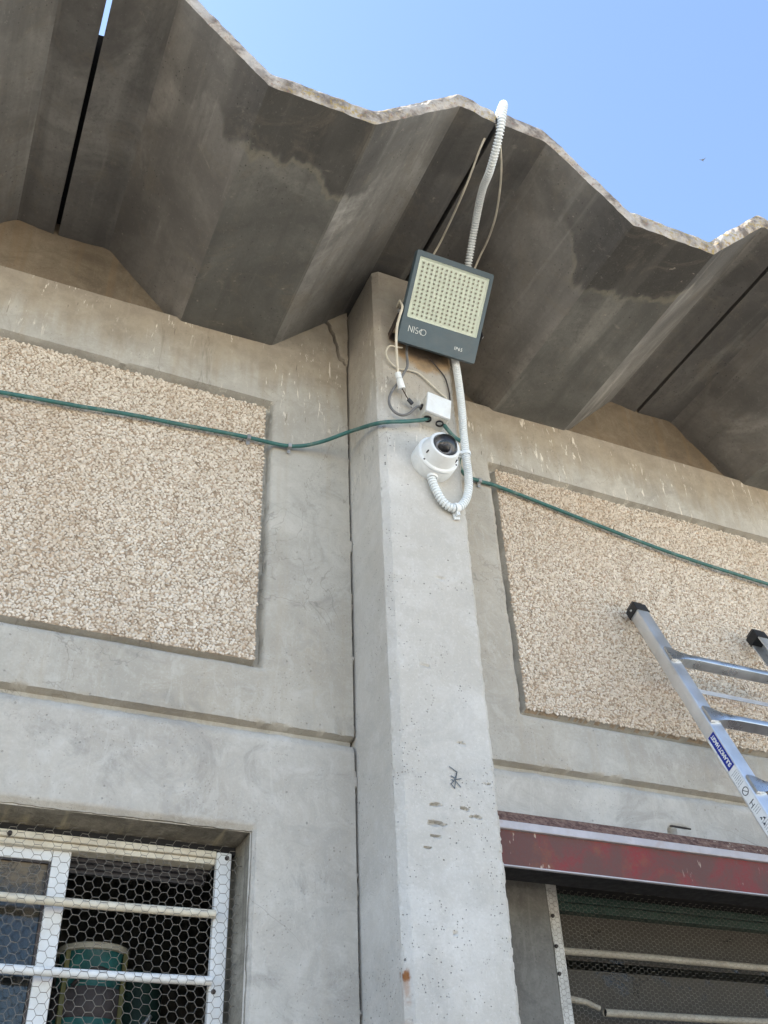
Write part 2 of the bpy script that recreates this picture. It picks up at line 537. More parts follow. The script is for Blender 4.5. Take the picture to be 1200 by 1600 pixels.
def pebble_mat():
    t = NT("tan_pebble_facing")
    if t.geo is None: t.geo = t.node("ShaderNodeNewGeometry")
    r = t.geo.outputs["Random Per Island"]
    c = t.mix(r, (0.53, 0.46, 0.375), (0.74, 0.68, 0.59))
    w = t.math('FRACT', t.math('MULTIPLY', r, 37.7))
    c = t.mix(t.mr(w, 0.86, 0.92, 0, 0.8), c, (0.66, 0.60, 0.52))
    c = t.mix(t.mr(w, 0.16, 0.08, 0, 0.6), c, (0.34, 0.235, 0.155))
    c = t.mix(t.math('MULTIPLY', t.mr(t.noise(1.4, 4, 0.6), 0.4, 0.7), 0.45), c, (0.46, 0.34, 0.225))
    c = t.mix(t.mul(t.mr(t.noise(1.0, 4, 0.65, vec=t.pos(14, 14, 1.3)), 0.52, 0.68), 0.35), c, (0.36, 0.27, 0.18))
    c = t.mix(t.math('MULTIPLY', t.mr(t.noise(120, 3, 0.7), 0.45, 0.7), 0.25), c, (0.62, 0.55, 0.46))
    return t.done(t.bsdf(c, 0.85, nrm=t.bump(t.noise(220, 3, 0.7), 0.3, 0.003), spec=0.25))


def simple(name, col, rough=0.5, metal=0.0, var=0.15, scale=25, dirt=None, dirt_amt=0.4, spec=0.4, bumps=0.15, coat=0.0, dscale=9):
    t = NT(name)
    c = t.mix(t.mr(t.noise(scale, 5, 0.65), 0.35, 0.7), tuple(x * (1 - var) for x in col), tuple(min(1, x * (1 + var)) for x in col))
    if dirt:
        c = t.mix(t.math('MULTIPLY', t.mr(t.noise(dscale, 6, 0.7, vec=t.pos(1, 1, 1, (3, 1, 4)), dist=0.5), 0.48, 0.7), dirt_amt), c, dirt)
    rr = t.mr(t.noise(scale * 2, 4), 0.3, 0.7, rough * 0.8, min(1, rough * 1.2))
    return t.done(t.bsdf(c, rr, metal, nrm=t.bump(t.noise(scale * 6, 3), bumps, 0.002), spec=spec, coat=coat))


M_SOF = [soffit_mat("sooty_concrete_shaded", (0.175, 0.170, 0.160), (0.096, 0.093, 0.089), (0.315, 0.308, 0.285), 3.0),  # sooty concrete; light and shade of each fold face painted into its tone
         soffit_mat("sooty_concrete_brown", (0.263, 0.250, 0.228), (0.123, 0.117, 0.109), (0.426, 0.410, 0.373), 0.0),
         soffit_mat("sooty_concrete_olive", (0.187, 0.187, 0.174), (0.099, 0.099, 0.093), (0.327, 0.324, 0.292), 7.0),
         soffit_mat("sooty_concrete_grey_lit", (0.272, 0.272, 0.260), (0.119, 0.118, 0.115), (0.475, 0.473, 0.445), 13.0)]
M_EDGE = edge_mat()
M_PEB = pebble_mat()
M_BED = simple("brown_pebble_mortar", (0.36, 0.285, 0.21), 0.95, var=0.25, scale=60, spec=0.1, bumps=0.5)
M_FELT_SHADE = simple("black_felt_and_shade", (0.02, 0.02, 0.022), 0.9)  # roofing felt, also the black for painted shade around the windows
M_WHITE = simple("white_plastic", (0.72, 0.75, 0.76), 0.42, var=0.04, dirt=(0.5, 0.45, 0.36), dirt_amt=0.3)
M_COND = simple("white_corrugated_plastic", (0.72, 0.76, 0.77), 0.5, var=0.04, dirt=(0.5, 0.48, 0.42), dirt_amt=0.2)
M_CORD = simple("cream_cord", (0.56, 0.52, 0.43), 0.55, var=0.1, dirt=(0.3, 0.26, 0.2), dirt_amt=0.4)
M_GREY = simple("grey_rubber_cord", (0.17, 0.17, 0.17), 0.6, var=0.15)
M_TEAL = simple("teal_cable_sheath", (0.042, 0.135, 0.125), 0.45, var=0.15, dirt=(0.22, 0.25, 0.21), dirt_amt=0.45, dscale=30)
M_CLIP = simple("zinc_clip", (0.42, 0.42, 0.42), 0.4, 0.6, var=0.2)
M_ALU = simple("brushed_aluminium", (0.68, 0.70, 0.72), 0.38, 0.75, var=0.06, scale=8, dirt=(0.42, 0.41, 0.39), dirt_amt=0.35, bumps=0.05)
M_RUB = simple("black_rubber", (0.018, 0.02, 0.023), 0.5, var=0.2, dirt=(0.06, 0.06, 0.06))
M_FLOOD = simple("slate_grey_powder_coat", (0.072, 0.108, 0.132), 0.42, var=0.05, dirt=(0.14, 0.15, 0.15), dirt_amt=0.25, bumps=0.05)
M_FLOODK = simple("dark_bracket_steel", (0.045, 0.04, 0.04), 0.6, 0.2, dirt=(0.15, 0.09, 0.06), dirt_amt=0.6)
M_REFL = simple("cream_reflector", (0.88, 0.95, 0.84), 0.35, var=0.02, dirt=(0.55, 0.52, 0.4), dirt_amt=0.25, spec=0.5)
M_LED = simple("grey_led_lens", (0.30, 0.29, 0.22), 0.25, var=0.1, spec=0.6)
M_PRINT = simple("pale_print", (0.62, 0.66, 0.66), 0.6, var=0.04)
M_BLACK = simple("black_plastic", (0.012, 0.012, 0.014), 0.35, var=0.1, spec=0.5)
M_DGREY = simple("dark_grey_plastic", (0.06, 0.058, 0.065), 0.4, var=0.1)
M_RING = simple("mid_grey_plastic", (0.34, 0.33, 0.34), 0.4, var=0.1)
M_FRAME = simple("white_painted_frame", (0.70, 0.71, 0.70), 0.5, var=0.05, dirt=(0.5, 0.42, 0.32), dirt_amt=0.3)
M_JAMB = simple("flaking_white_jamb", (0.58, 0.58, 0.56), 0.6, var=0.1, dirt=(0.22, 0.2, 0.17), dirt_amt=0.6, dscale=70)
M_CREAM = simple("cream_painted_bar", (0.62, 0.57, 0.46), 0.5, var=0.08, dirt=(0.42, 0.32, 0.2), dirt_amt=0.35, dscale=20)
M_DCREAM = simple("dull_cream_bar", (0.36, 0.33, 0.27), 0.55, var=0.12, dirt=(0.2, 0.165, 0.12), dirt_amt=0.5, dscale=20)
M_RUNG = simple("dull_aluminium", (0.48, 0.50, 0.52), 0.30, 0.85, var=0.08, scale=10, dirt=(0.25, 0.25, 0.24), dirt_amt=0.4, bumps=0.05)
M_WIRE = simple("galvanised_wire", (0.23, 0.21, 0.18), 0.55, 0.35, var=0.15)
M_WIRED = simple("dull_galvanised_wire", (0.20, 0.19, 0.165), 0.6, 0.3, var=0.2)
M_STRIP = simple("pale_painted_flange", (0.42, 0.405, 0.43), 0.5, var=0.08, dirt=(0.34, 0.27, 0.24), dirt_amt=0.45, dscale=25)
M_GREEN = simple("dark_green_frame", (0.025, 0.055, 0.045), 0.5, var=0.2, dirt=(0.06, 0.065, 0.055))
M_TANK = simple("teal_tank_paint", (0.034, 0.15, 0.14), 0.5, var=0.3, scale=12, dirt=(0.10, 0.16, 0.14), dirt_amt=0.7)
M_BAND = simple("brown_grey_band", (0.10, 0.085, 0.085), 0.6, var=0.2)
M_BRASS = simple("olive_strap", (0.13, 0.12, 0.035), 0.5, var=0.2)
M_ROOM = simple("dim_plaster", (0.05, 0.05, 0.05), 0.9)
M_BLUE = simple("blue_sticker", (0.012, 0.03, 0.27), 0.4, var=0.05)
M_STICK = simple("white_sticker", (0.72, 0.74, 0.75), 0.45, var=0.04, dirt=(0.55, 0.55, 0.53), dirt_amt=0.3)
M_INK = simple("dark_ink", (0.05, 0.055, 0.065), 0.6)
M_INKG = simple("grey_ink", (0.30, 0.32, 0.34), 0.6)
M_PENCIL = simple("marker_line", (0.11, 0.13, 0.15), 0.8)
M_GROUND = simple("dusty_yard_paving", (0.50, 0.445, 0.365), 0.95, var=0.2, scale=3, dirt=(0.40, 0.35, 0.28), dirt_amt=0.4, dscale=0.6)


M_APRON = simple("dark_apron_added", (0.055, 0.053, 0.05), 0.9, var=0.25, scale=40, dirt=(0.09, 0.08, 0.065), dirt_amt=0.5, dscale=1.5)


def red_mat():
    t = NT("faded_red_steel")
    c = t.mix(t.mr(t.noise(5.5, 5, 0.65, dist=0.5), 0.4, 0.66), (0.115, 0.052, 0.045), (0.21, 0.03, 0.032))
    c = t.mix(t.math('MULTIPLY', t.mr(t.noise(11, 5, 0.7, vec=t.pos(1, 1, 1, (4, 2, 1))), 0.52, 0.7), 0.7), c, (0.19, 0.075, 0.04))
    c = t.mix(t.math('MULTIPLY', t.mr(t.noise(130, 3, 0.7), 0.4, 0.7), 0.45), c, (0.10, 0.065, 0.06))
    dv = t.noise(1.0, 3, 0.6, vec=t.pos(75, 75, 16), dist=0.3)
    gate = t.mr(t.noise(2.2, 2, vec=t.pos(1, 1, 1, (0, 3, 0))), 0.45, 0.6)
    c = t.mix(t.mul(t.mr(dv, 0.66, 0.7), gate, 0.8), c, (0.5, 0.42, 0.33))
    return t.done(t.bsdf(c, 0.6, nrm=t.bump(t.noise(120, 4), 0.25, 0.002), spec=0.3))


def rust_mat():
    t = NT("rusty_flange_top")
    c = t.mix(t.mr(t.noise(60, 5, 0.75), 0.35, 0.65), (0.09, 0.05, 0.045), (0.24, 0.155, 0.125))
    d = t.noise(95, 3, 0.6, vec=t.pos(1, 1, 1, (3, 3, 3)))
    g = t.mr(t.xyz()[0], 1.8, 2.2, 0.2, 1.0)
    c = t.mix(t.mul(t.mr(d, 0.62, 0.68), g, 0.9), c, (0.62, 0.56, 0.46))
    return t.done(t.bsdf(c, 0.85, nrm=t.bump(t.noise(120, 4), 0.6, 0.004), spec=0.2))


M_RED, M_RUST = red_mat(), rust_mat()


def glass_dusty(name, dust, amt0, amt1, tint, z0, z1, scale=14):
    """window glass under a film of dust, thicker towards z1"""
    t = NT(name)
    z = t.xyz()[2]
    n = t.noise(scale, 6, 0.72, dist=1.6)
    grad = t.mr(z, z0, z1, amt0, amt1, smooth=False)
    f = t.math('MULTIPLY', t.mr(n, 0.36, 0.62, 0.25, 1.0), grad, clamp=True)
    d = t.bsdf(t.mix(t.noise(60, 4), tuple(x * 0.7 for x in dust), dust), 0.95, spec=0.05)
    g = t.node("ShaderNodeBsdfGlossy"); g.inputs["Roughness"].default_value = 0.04
    g.inputs["Color"].default_value = (*tint, 1)
    tr = t.node("ShaderNodeBsdfTransparent"); tr.inputs["Color"].default_value = (0.75, 0.8, 0.8, 1)
    fr = t.node("ShaderNodeFresnel"); fr.inputs["IOR"].default_value = 1.55
    m1 = t.node("ShaderNodeMixShader")
    t.set(m1.inputs[0], t.math('ADD', t.math('MULTIPLY', fr.outputs[0], 0.7), 0.0, clamp=True))
    t.t.links.new(tr.outputs[0], m1.inputs[1]); t.t.links.new(g.outputs[0], m1.inputs[2])
    m2 = t.node("ShaderNodeMixShader")
    t.set(m2.inputs[0], f)
    t.t.links.new(m1.outputs[0], m2.inputs[1]); t.t.links.new(d, m2.inputs[2])
    return t.done(m2.outputs[0])


M_GLASSL = glass_dusty("dusty_window_glass", (0.20, 0.165, 0.12), 0.10, 1.3, (0.9, 0.95, 1.0), 2.20, 2.33)
M_GLASSR = glass_dusty("grimy_window_glass", (0.085, 0.079, 0.070), 3.2, 2.7, (0.9, 0.95, 1.0), 1.9, 2.33, scale=4)


def clear_mat(name, rough=0.02, amt=1.0):
    t = NT(name)
    g = t.node("ShaderNodeBsdfGlossy"); g.inputs["Roughness"].default_value = rough
    tr = t.node("ShaderNodeBsdfTransparent"); tr.inputs["Color"].default_value = (0.93, 0.94, 0.94, 1)
    fr = t.node("ShaderNodeFresnel"); fr.inputs["IOR"].default_value = 1.5
    mx = t.node("ShaderNodeMixShader")
    t.set(mx.inputs[0], t.math('MULTIPLY', fr.outputs[0], amt, clamp=True))
    t.t.links.new(tr.outputs[0], mx.inputs[1]); t.t.links.new(g.outputs[0], mx.inputs[2])
    return t.done(mx.outputs[0])


M_CLEAR = clear_mat("clear_polycarbonate", 0.03)
M_COVER = clear_mat("dusty_cover_glass", 0.25, 0.6)

# ================================================================== GROUND
gm = MB().add([(-400, -400, 0), (400, -400, 0), (400, 400, 0), (-400, 400, 0)], [(0, 1, 2, 3)])
g = gm.build("ground", M_GROUND)
ap = MB().add([(-18, -10.0, 0.004), (4.7, -10.0, 0.004), (4.7, -0.24, 0.004), (-18, -0.24, 0.004)], [(0, 1, 2, 3)]).build("added_bounce_apron", M_APRON)  # unseen strip added to shape the bounce light on the roof folds
ap["kind"] = "structure"
ap["label"] = "added unseen dark ground strip by the wall, dimming bounce light"
g["kind"] = "structure"
g["label"] = "dusty pale yard paving in front of the building"

# ================================================================== BUILDING
bld = thing("concrete_building", "grey concrete building with folded overhanging roof and pebble faced wall panels", "building")
PX0, PX1, PYF = 0.968, 1.238, -0.227          # pillar sides and front
XL, XR = -2.00, 3.85                          # bay ends
PANELS = [(-1.75, 0.716, 2.836, 3.790), (1.472, 3.58, 2.832, 3.780)]
WL = (-0.12, 0.704, 1.30, 2.422)              # left window opening
WR = (1.573, 3.62, 1.30, 2.462)                # right window opening
CRACK = [(0.872, 4.262), (0.899, 4.216), (0.908, 4.185), (0.916, 4.150), (0.930, 4.112), (0.938, 4.073), (0.969, 4.043)]


def seg_dist(X, Z, pl):
    d = np.full(X.shape, 9.0)
    for (ax, az), (bx, bz) in zip(pl[:-1], pl[1:]):
        dx, dz = bx - ax, bz - az
        tt = np.clip(((X - ax) * dx + (Z - az) * dz) / (dx * dx + dz * dz), 0, 1)
        d = np.minimum(d, np.hypot(X - ax - tt * dx, Z - az - tt * dz))
    return d


def base_relief(X, Z):
    return fbm(X * 1.3, Z * 1.3, 3) * 0.010 + fbm(X * 9, Z * 9, 5) * 0.0022 + fbm(X * 45, Z * 45, 8, 2) * 0.0011


def wall_h(X, Z, zone):
    y = base_relief(X, Z)
    jit = fbm(X * 55, Z * 55, 21, 2) * 0.003 + fbm(X * 12, Z * 12, 22, 2) * 0.003
    bed = np.zeros(X.shape, bool)
    if zone == 'up':
        for (x0, x1, z0, z1) in PANELS:
            dl, dr, db, dt = X - x0, x1 - X, Z - z0, z1 - Z
            de = np.minimum(np.minimum(dl, dr), db) + jit
            tp = np.clip((dt + jit) / 0.005, 0, 1)
            ch = np.clip(de / 0.011, 0, 1) * 0.008 + np.clip((de - 0.0115) / 0.003, 0, 1) * 0.024
            y = y + np.minimum(ch, tp * 0.032)
            inn = np.minimum(np.minimum(dl - 0.024, dr - 0.027), np.minimum(db - 0.025, dt - 0.022)) + jit * 0.5
            y = y - np.clip(inn / 0.003, 0, 1) * 0.0265
            bed |= inn > 0.001
        d = Z - 2.690 - jit * 0.7
        y = y + np.clip(-d / 0.004, 0, 1) * 0.026
        # chipped lower arris of the upper panel
        chip = np.clip(fbm(X * 40, Z * 40, 61, 3) * 2 - 0.2, 0, 1) * np.clip(1 - np.abs(d - 0.003) / 0.008, 0, 1)
        y = y + chip * 0.012
    if zone == 'low':
        d = 2.672 - Z
        y = y + 0.013 * np.clip(1 - (d + jit * 0.8) / 0.024, 0, 1) + 0.013 * np.clip(1 - (d + jit) / 0.004, 0, 1)
        for (x0, x1, z0, z1) in (WL, WR):
            ins = np.minimum(np.minimum(X - x0, x1 - X), np.minimum(z1 - Z, Z - z0)) + jit * 0.6
            y = y + np.clip((ins + 0.004) / 0.010, 0, 1) * 0.014
        y = y + 0.13 * np.clip((2.47 - Z) / 0.004, 0, 1) * (X > 1.2)
        # spalled hollow above the red beam
        hol = np.clip(1 - np.hypot((X - 1.935) / 0.018, (Z - 2.54) / 0.028), 0, 1)
        y = y + np.clip(hol * 3, 0, 1) * 0.025
        hol = np.clip(1 - np.hypot((X - 1.965) / 0.045, (Z - 2.569) / 0.006), 0, 1)
        y = y + np.clip(hol * 2, 0, 1) * 0.008
    if zone == 'inf':
        flush = np.clip((X - 0.55) / 0.03, 0, 1) * np.clip((1.415 - X) / 0.03, 0, 1)
        y = y + 0.036 * (1 - flush) + fbm(X * 16, Z * 16, 33) * 0.008
        dc = seg_dist(X + fbm(X * 45, Z * 45, 41, 3) * 0.020, Z + fbm(X * 45, Z * 45, 42, 3) * 0.020, CRACK)
        y = y + 0.07 * np.clip(1.25 - dc / 0.0026, 0, 1)
        chunk = (X > 0.87) & (X < 0.968) & (Z > 4.04)
        right_of = np.interp(Z, [p[1] for p in CRACK[::-1]], [p[0] for p in CRACK[::-1]]) < X
        y = y - np.where(chunk & right_of, 0.008, 0)
    # open joint against the pillar
    for px, sgn in ((PX0, 1), (PX1, -1)):
        e = (X - px) * sgn + 0.0042 + fbm(Z * 24 + 3, Z * 7, 51, 2) * 0.006 + fbm(Z * 140, Z * 9, 52, 3) * 0.004
        y = y + 0.03 * np.clip(e / 0.004, 0, 1) * (np.abs(X - px) < 0.03)
    return y, bed


def axis_pts(pieces):
    a = [np.arange(s, e, st) for s, e, st in pieces]
    return np.unique(np.round(np.concatenate(a + [[pieces[-1][1]]]), 5))


def wall_mesh(name, xs, zs, zone, holes=(), ledge=False):
    X, Z = np.meshgrid(xs, zs)
    Y, bed = wall_h(X, Z, zone)
    V = np.stack([X, Y, Z], -1)
    q = grid_faces(len(zs), len(xs))
    cx = (X[:-1, :-1] + X[1:, 1:]).ravel() / 2
    cz = (Z[:-1, :-1] + Z[1:, 1:]).ravel() / 2
    keep = np.ones(len(q), bool)
    for (x0, x1, z0, z1) in holes:
        keep &= ~((cx > x0 + 0.009) & (cx < x1 - 0.009) & (cz < z1 - 0.009) & (cz > z0 + 0.009))
    mi = (bed[:-1, :-1] & bed[1:, 1:]).ravel().astype(int)
    if zone == 'inf':
        mi = ((cx > 0.56) & (cx < 1.415)).astype(int)
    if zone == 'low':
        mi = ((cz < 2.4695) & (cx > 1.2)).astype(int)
    V = V.reshape(-1, 3)
    q = q[keep]; mi = mi[keep]
    n = len(V)
    nx = len(xs)
    extra_v, extra_q = [], []
    if ledge:                                    # top face of the panel running back under the infill
        top = V[-nx:].copy(); top[:, 1] = 0.09
        extra_v.append(top)
        i = np.arange(nx - 1)
        extra_q.append(np.stack([n - nx + i, n - nx + i + 1, n + i + 1, n + i], 1))
    if extra_v:
        V = np.concatenate([V] + extra_v); q = np.concatenate([q] + extra_q); mi = np.concatenate([mi, np.zeros(len(extra_q[0]), int)])
    me = np_mesh(name, V, quads=q, mat_idx=mi)
    return sharp(me, 40)


XS_L = axis_pts([(XL, -0.6, 0.02), (-0.6, 0.968, 0.006), ])
XS_R = axis_pts([(1.238, 3.1, 0.006), (3.1, XR, 0.02)])
ZS_UP = axis_pts([(2.672, 4.05, 0.006)])
ZS_LOW = axis_pts([(0.0, 1.8, 0.1), (1.8, 2.672, 0.006)])
ZS_INF = axis_pts([(4.044, 4.36, 0.003)])
uppers = []
for xs in (XS_L, XS_R):
    uw = link("upper_wall_panel", wall_mesh("upper_wall_panel", xs, ZS_UP, 'up', ledge=True), [M_UP, M_BED], bld)
    uppers.append(uw)
lowers = []
for xs, hole in ((XS_L, WL), (XS_R, WR)):
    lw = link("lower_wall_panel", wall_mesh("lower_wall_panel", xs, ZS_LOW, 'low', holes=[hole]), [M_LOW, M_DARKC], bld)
    lowers.append(lw)
XI_L = axis_pts([(XL, -0.6, 0.05), (-0.6, 0.6, 0.008), (0.6, 0.86, 0.006), (0.86, 0.968, 0.002)])
XI_R = axis_pts([(1.238, 3.1, 0.008), (3.1, XR, 0.05)])
for xs in (XI_L, XI_R):
    link("mortar_infill", wall_mesh("mortar_infill", xs, ZS_INF, 'inf'), [M_INF, M_UP], bld)

# solid cores behind the faces, back and side walls, floor slab
k = MB()
k.box((XL, 0.055, 0.0), (WL[0] - 0.02, 0.20, 4.05)); k.box((WL[1] + 0.02, 0.055, 0.0), (0.968, 0.20, 4.05))
k.box((WL[0] - 0.02, 0.055, WL[3] + 0.02), (WL[1] + 0.02, 0.20, 4.05)); k.box((WL[0] - 0.02, 0.055, 0.0), (WL[1] + 0.02, 0.20, WL[2] - 0.02))
k.build("wall_core", M_ROOM, bld)
k = MB()
k.box((1.238, 0.185, 0.0), (WR[0] - 0.02, 0.33, 2.50)); k.box((WR[1] + 0.02, 0.185, 0.0), (XR, 0.33, 2.50))
k.box((1.238, 0.055, 2.501), (XR, 0.33, 4.05)); k.box((WR[0] - 0.02, 0.185, 0.0), (WR[1] + 0.02, 0.33, WR[2] - 0.02))
k.build("wall_core", M_ROOM, bld)
k = MB()
k.box((XL - 0.25, 5.0, 0), (XR + 0.25, 5.2, 4.4))
k.box((XL - 0.25, 0.06, 0), (XL - 0.05, 4.998, 4.4)); k.box((XR + 0.05, 0.06, 0), (XR + 0.25, 4.998, 4.4))
k.box((XL - 0.25, -0.22, 0), (XL - 0.003, 0.055, 4.31)); k.box((XR + 0.003, -0.22, 0), (XR + 0.25, 0.055, 4.31))
k.build("outer_wall", M_LOW, bld)


MB().tube([(1.925, 0.004, 2.570), (1.96, 0.001, 2.5685), (2.003, -0.001, 2.566)], 0.0028, 8).build("rebar_stub", M_FLOODK, lowers[1])


# window reveals: top and jamb, running back from the chamfer
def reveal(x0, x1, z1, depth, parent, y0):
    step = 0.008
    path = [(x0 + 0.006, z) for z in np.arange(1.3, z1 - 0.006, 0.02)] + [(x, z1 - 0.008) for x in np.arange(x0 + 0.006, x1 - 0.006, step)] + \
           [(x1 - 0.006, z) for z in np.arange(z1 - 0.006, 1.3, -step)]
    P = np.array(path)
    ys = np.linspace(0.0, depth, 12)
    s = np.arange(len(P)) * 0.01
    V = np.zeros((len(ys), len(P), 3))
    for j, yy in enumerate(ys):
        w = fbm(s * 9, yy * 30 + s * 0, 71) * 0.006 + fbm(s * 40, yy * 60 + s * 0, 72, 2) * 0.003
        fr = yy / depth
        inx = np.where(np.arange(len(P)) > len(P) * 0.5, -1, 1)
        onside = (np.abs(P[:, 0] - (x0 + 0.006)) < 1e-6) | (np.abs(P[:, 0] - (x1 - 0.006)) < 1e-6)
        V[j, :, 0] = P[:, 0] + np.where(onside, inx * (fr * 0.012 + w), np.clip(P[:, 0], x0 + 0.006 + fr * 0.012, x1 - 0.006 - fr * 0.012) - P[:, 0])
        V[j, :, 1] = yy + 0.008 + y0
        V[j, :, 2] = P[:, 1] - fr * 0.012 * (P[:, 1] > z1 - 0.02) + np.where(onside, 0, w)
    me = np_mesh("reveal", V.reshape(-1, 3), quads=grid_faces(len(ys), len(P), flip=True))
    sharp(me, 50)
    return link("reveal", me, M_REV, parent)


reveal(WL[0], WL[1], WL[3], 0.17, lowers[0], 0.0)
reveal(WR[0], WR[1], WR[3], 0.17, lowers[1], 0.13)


# pebbles set in the panel beds
def pebbles(x0, x1, z0, z1, seed, near):
    rng = np.random.default_rng(seed)
    sp = 0.0089
    xs = np.arange(x0, x1, sp)
    zs = np.arange(z0, z1, sp * 0.86)
    X, Z = np.meshgrid(xs, zs)
    X = X + (np.arange(len(zs)) % 2)[:, None] * sp / 2
    n = X.size
    cx = X.ravel() + rng.uniform(-0.27, 0.27, n) * sp
    cz = Z.ravel() + rng.uniform(-0.27, 0.27, n) * sp
    ok = (cx > x0 + 0.0055) & (cx < x1 - 0.0055) & (cz > z0 + 0.0055) & (cz < z1 - 0.0055) & (rng.random(n) > 0.04)
    cx, cz = cx[ok], cz[ok]
    n = len(cx)
    cx_near = (cx > near[0]) & (cx < near[1])
    K = 6
    a = np.linspace(0, 2 * np.pi, K, endpoint=False)[None, :] + rng.uniform(0, 6.28, (n, 1)) + rng.uniform(-0.3, 0.3, (n, K))
    size = rng.uniform(0.0038, 0.0061, n) * np.where(rng.random(n) > 0.9, 1.25, 1)
    asp = rng.uniform(1.0, 1.5, n)
    rot = rng.normal(0.0, 0.9, n)
    rad = size[:, None] * rng.uniform(0.82, 1.12, (n, K))
    hgt = size * rng.uniform(0.4, 0.9, n)
    tx, tz = rng.normal(0, 0.24, n), rng.normal(0, 0.24, n)
    verts = []
    for lev, (rs, hs) in enumerate(((1.0, -0.25), (0.98, 0.35), (0.62, 0.85))):
        jr = rad * rs * (1 + rng.uniform(-0.06, 0.06, (n, K)))
        u = np.cos(a) * jr * np.sqrt(asp)[:, None]
        v = np.sin(a) * jr / np.sqrt(asp)[:, None]
        px = u * np.cos(rot)[:, None] - v * np.sin(rot)[:, None]
        pz = u * np.sin(rot)[:, None] + v * np.cos(rot)[:, None]
        h = hgt[:, None] * hs * (1 + rng.uniform(-0.12, 0.12, (n, K))) + (px * tx[:, None] + pz * tz[:, None])
        verts.append(np.stack([cx[:, None] + px, 0.0052 - h, cz[:, None] + pz], -1))
    top = np.stack([cx, 0.0052 - hgt * rng.uniform(0.92, 1.05, n), cz], -1)[:, None, :]
    V = np.concatenate(verts + [top], 1)             # n, 3K+1, 3
    V[..., 1] += base_relief(V[..., 0], V[..., 2])
    per = 3 * K + 1
    q, t3 = [], []
    for lev in range(2):
        for j in range(K):
            j2 = (j + 1) % K
            q.append((lev * K + j, lev * K + j2, (lev + 1) * K + j2, (lev + 1) * K + j))
    for j in range(K):
        t3.append((2 * K + j, 2 * K + (j + 1) % K, 3 * K))
    off = (np.arange(n) * per)[:, None, None]
    Q = (np.array(q)[None] + off).reshape(-1, 4)
    T = (np.array(t3)[None] + off).reshape(-1, 3)
    # beyond the photograph's frame the stones lose their upper facet ring
    far = np.repeat(~cx_near, len(q)).reshape(n, len(q))
    lower = np.tile(np.arange(len(q)) < K, (n, 1))
    Q = Q[(~far | lower).ravel()]
    T2 = (np.array([(K + j, K + (j + 1) % K, 3 * K) for j in range(K)])[None] + off).reshape(-1, 3)
    farT = np.repeat(~cx_near, K)
    T = np.concatenate([T[~farT], T2[farT]])
    me = np_mesh("pebble_facing", V.reshape(-1, 3), quads=Q, tris=T)
    return sharp(me, 38)


for uw, (x0, x1, z0, z1), near, sd in ((uppers[0], PANELS[0], (-0.4, 9), 1), (uppers[1], PANELS[1], (-9, 2.98), 2)):
    o = link("pebble_facing", pebbles(x0 + 0.024, x1 - 0.027, z0 + 0.025, z1 - 0.020, sd, near), M_PEB, uw)
    o["kind"] = "stuff"


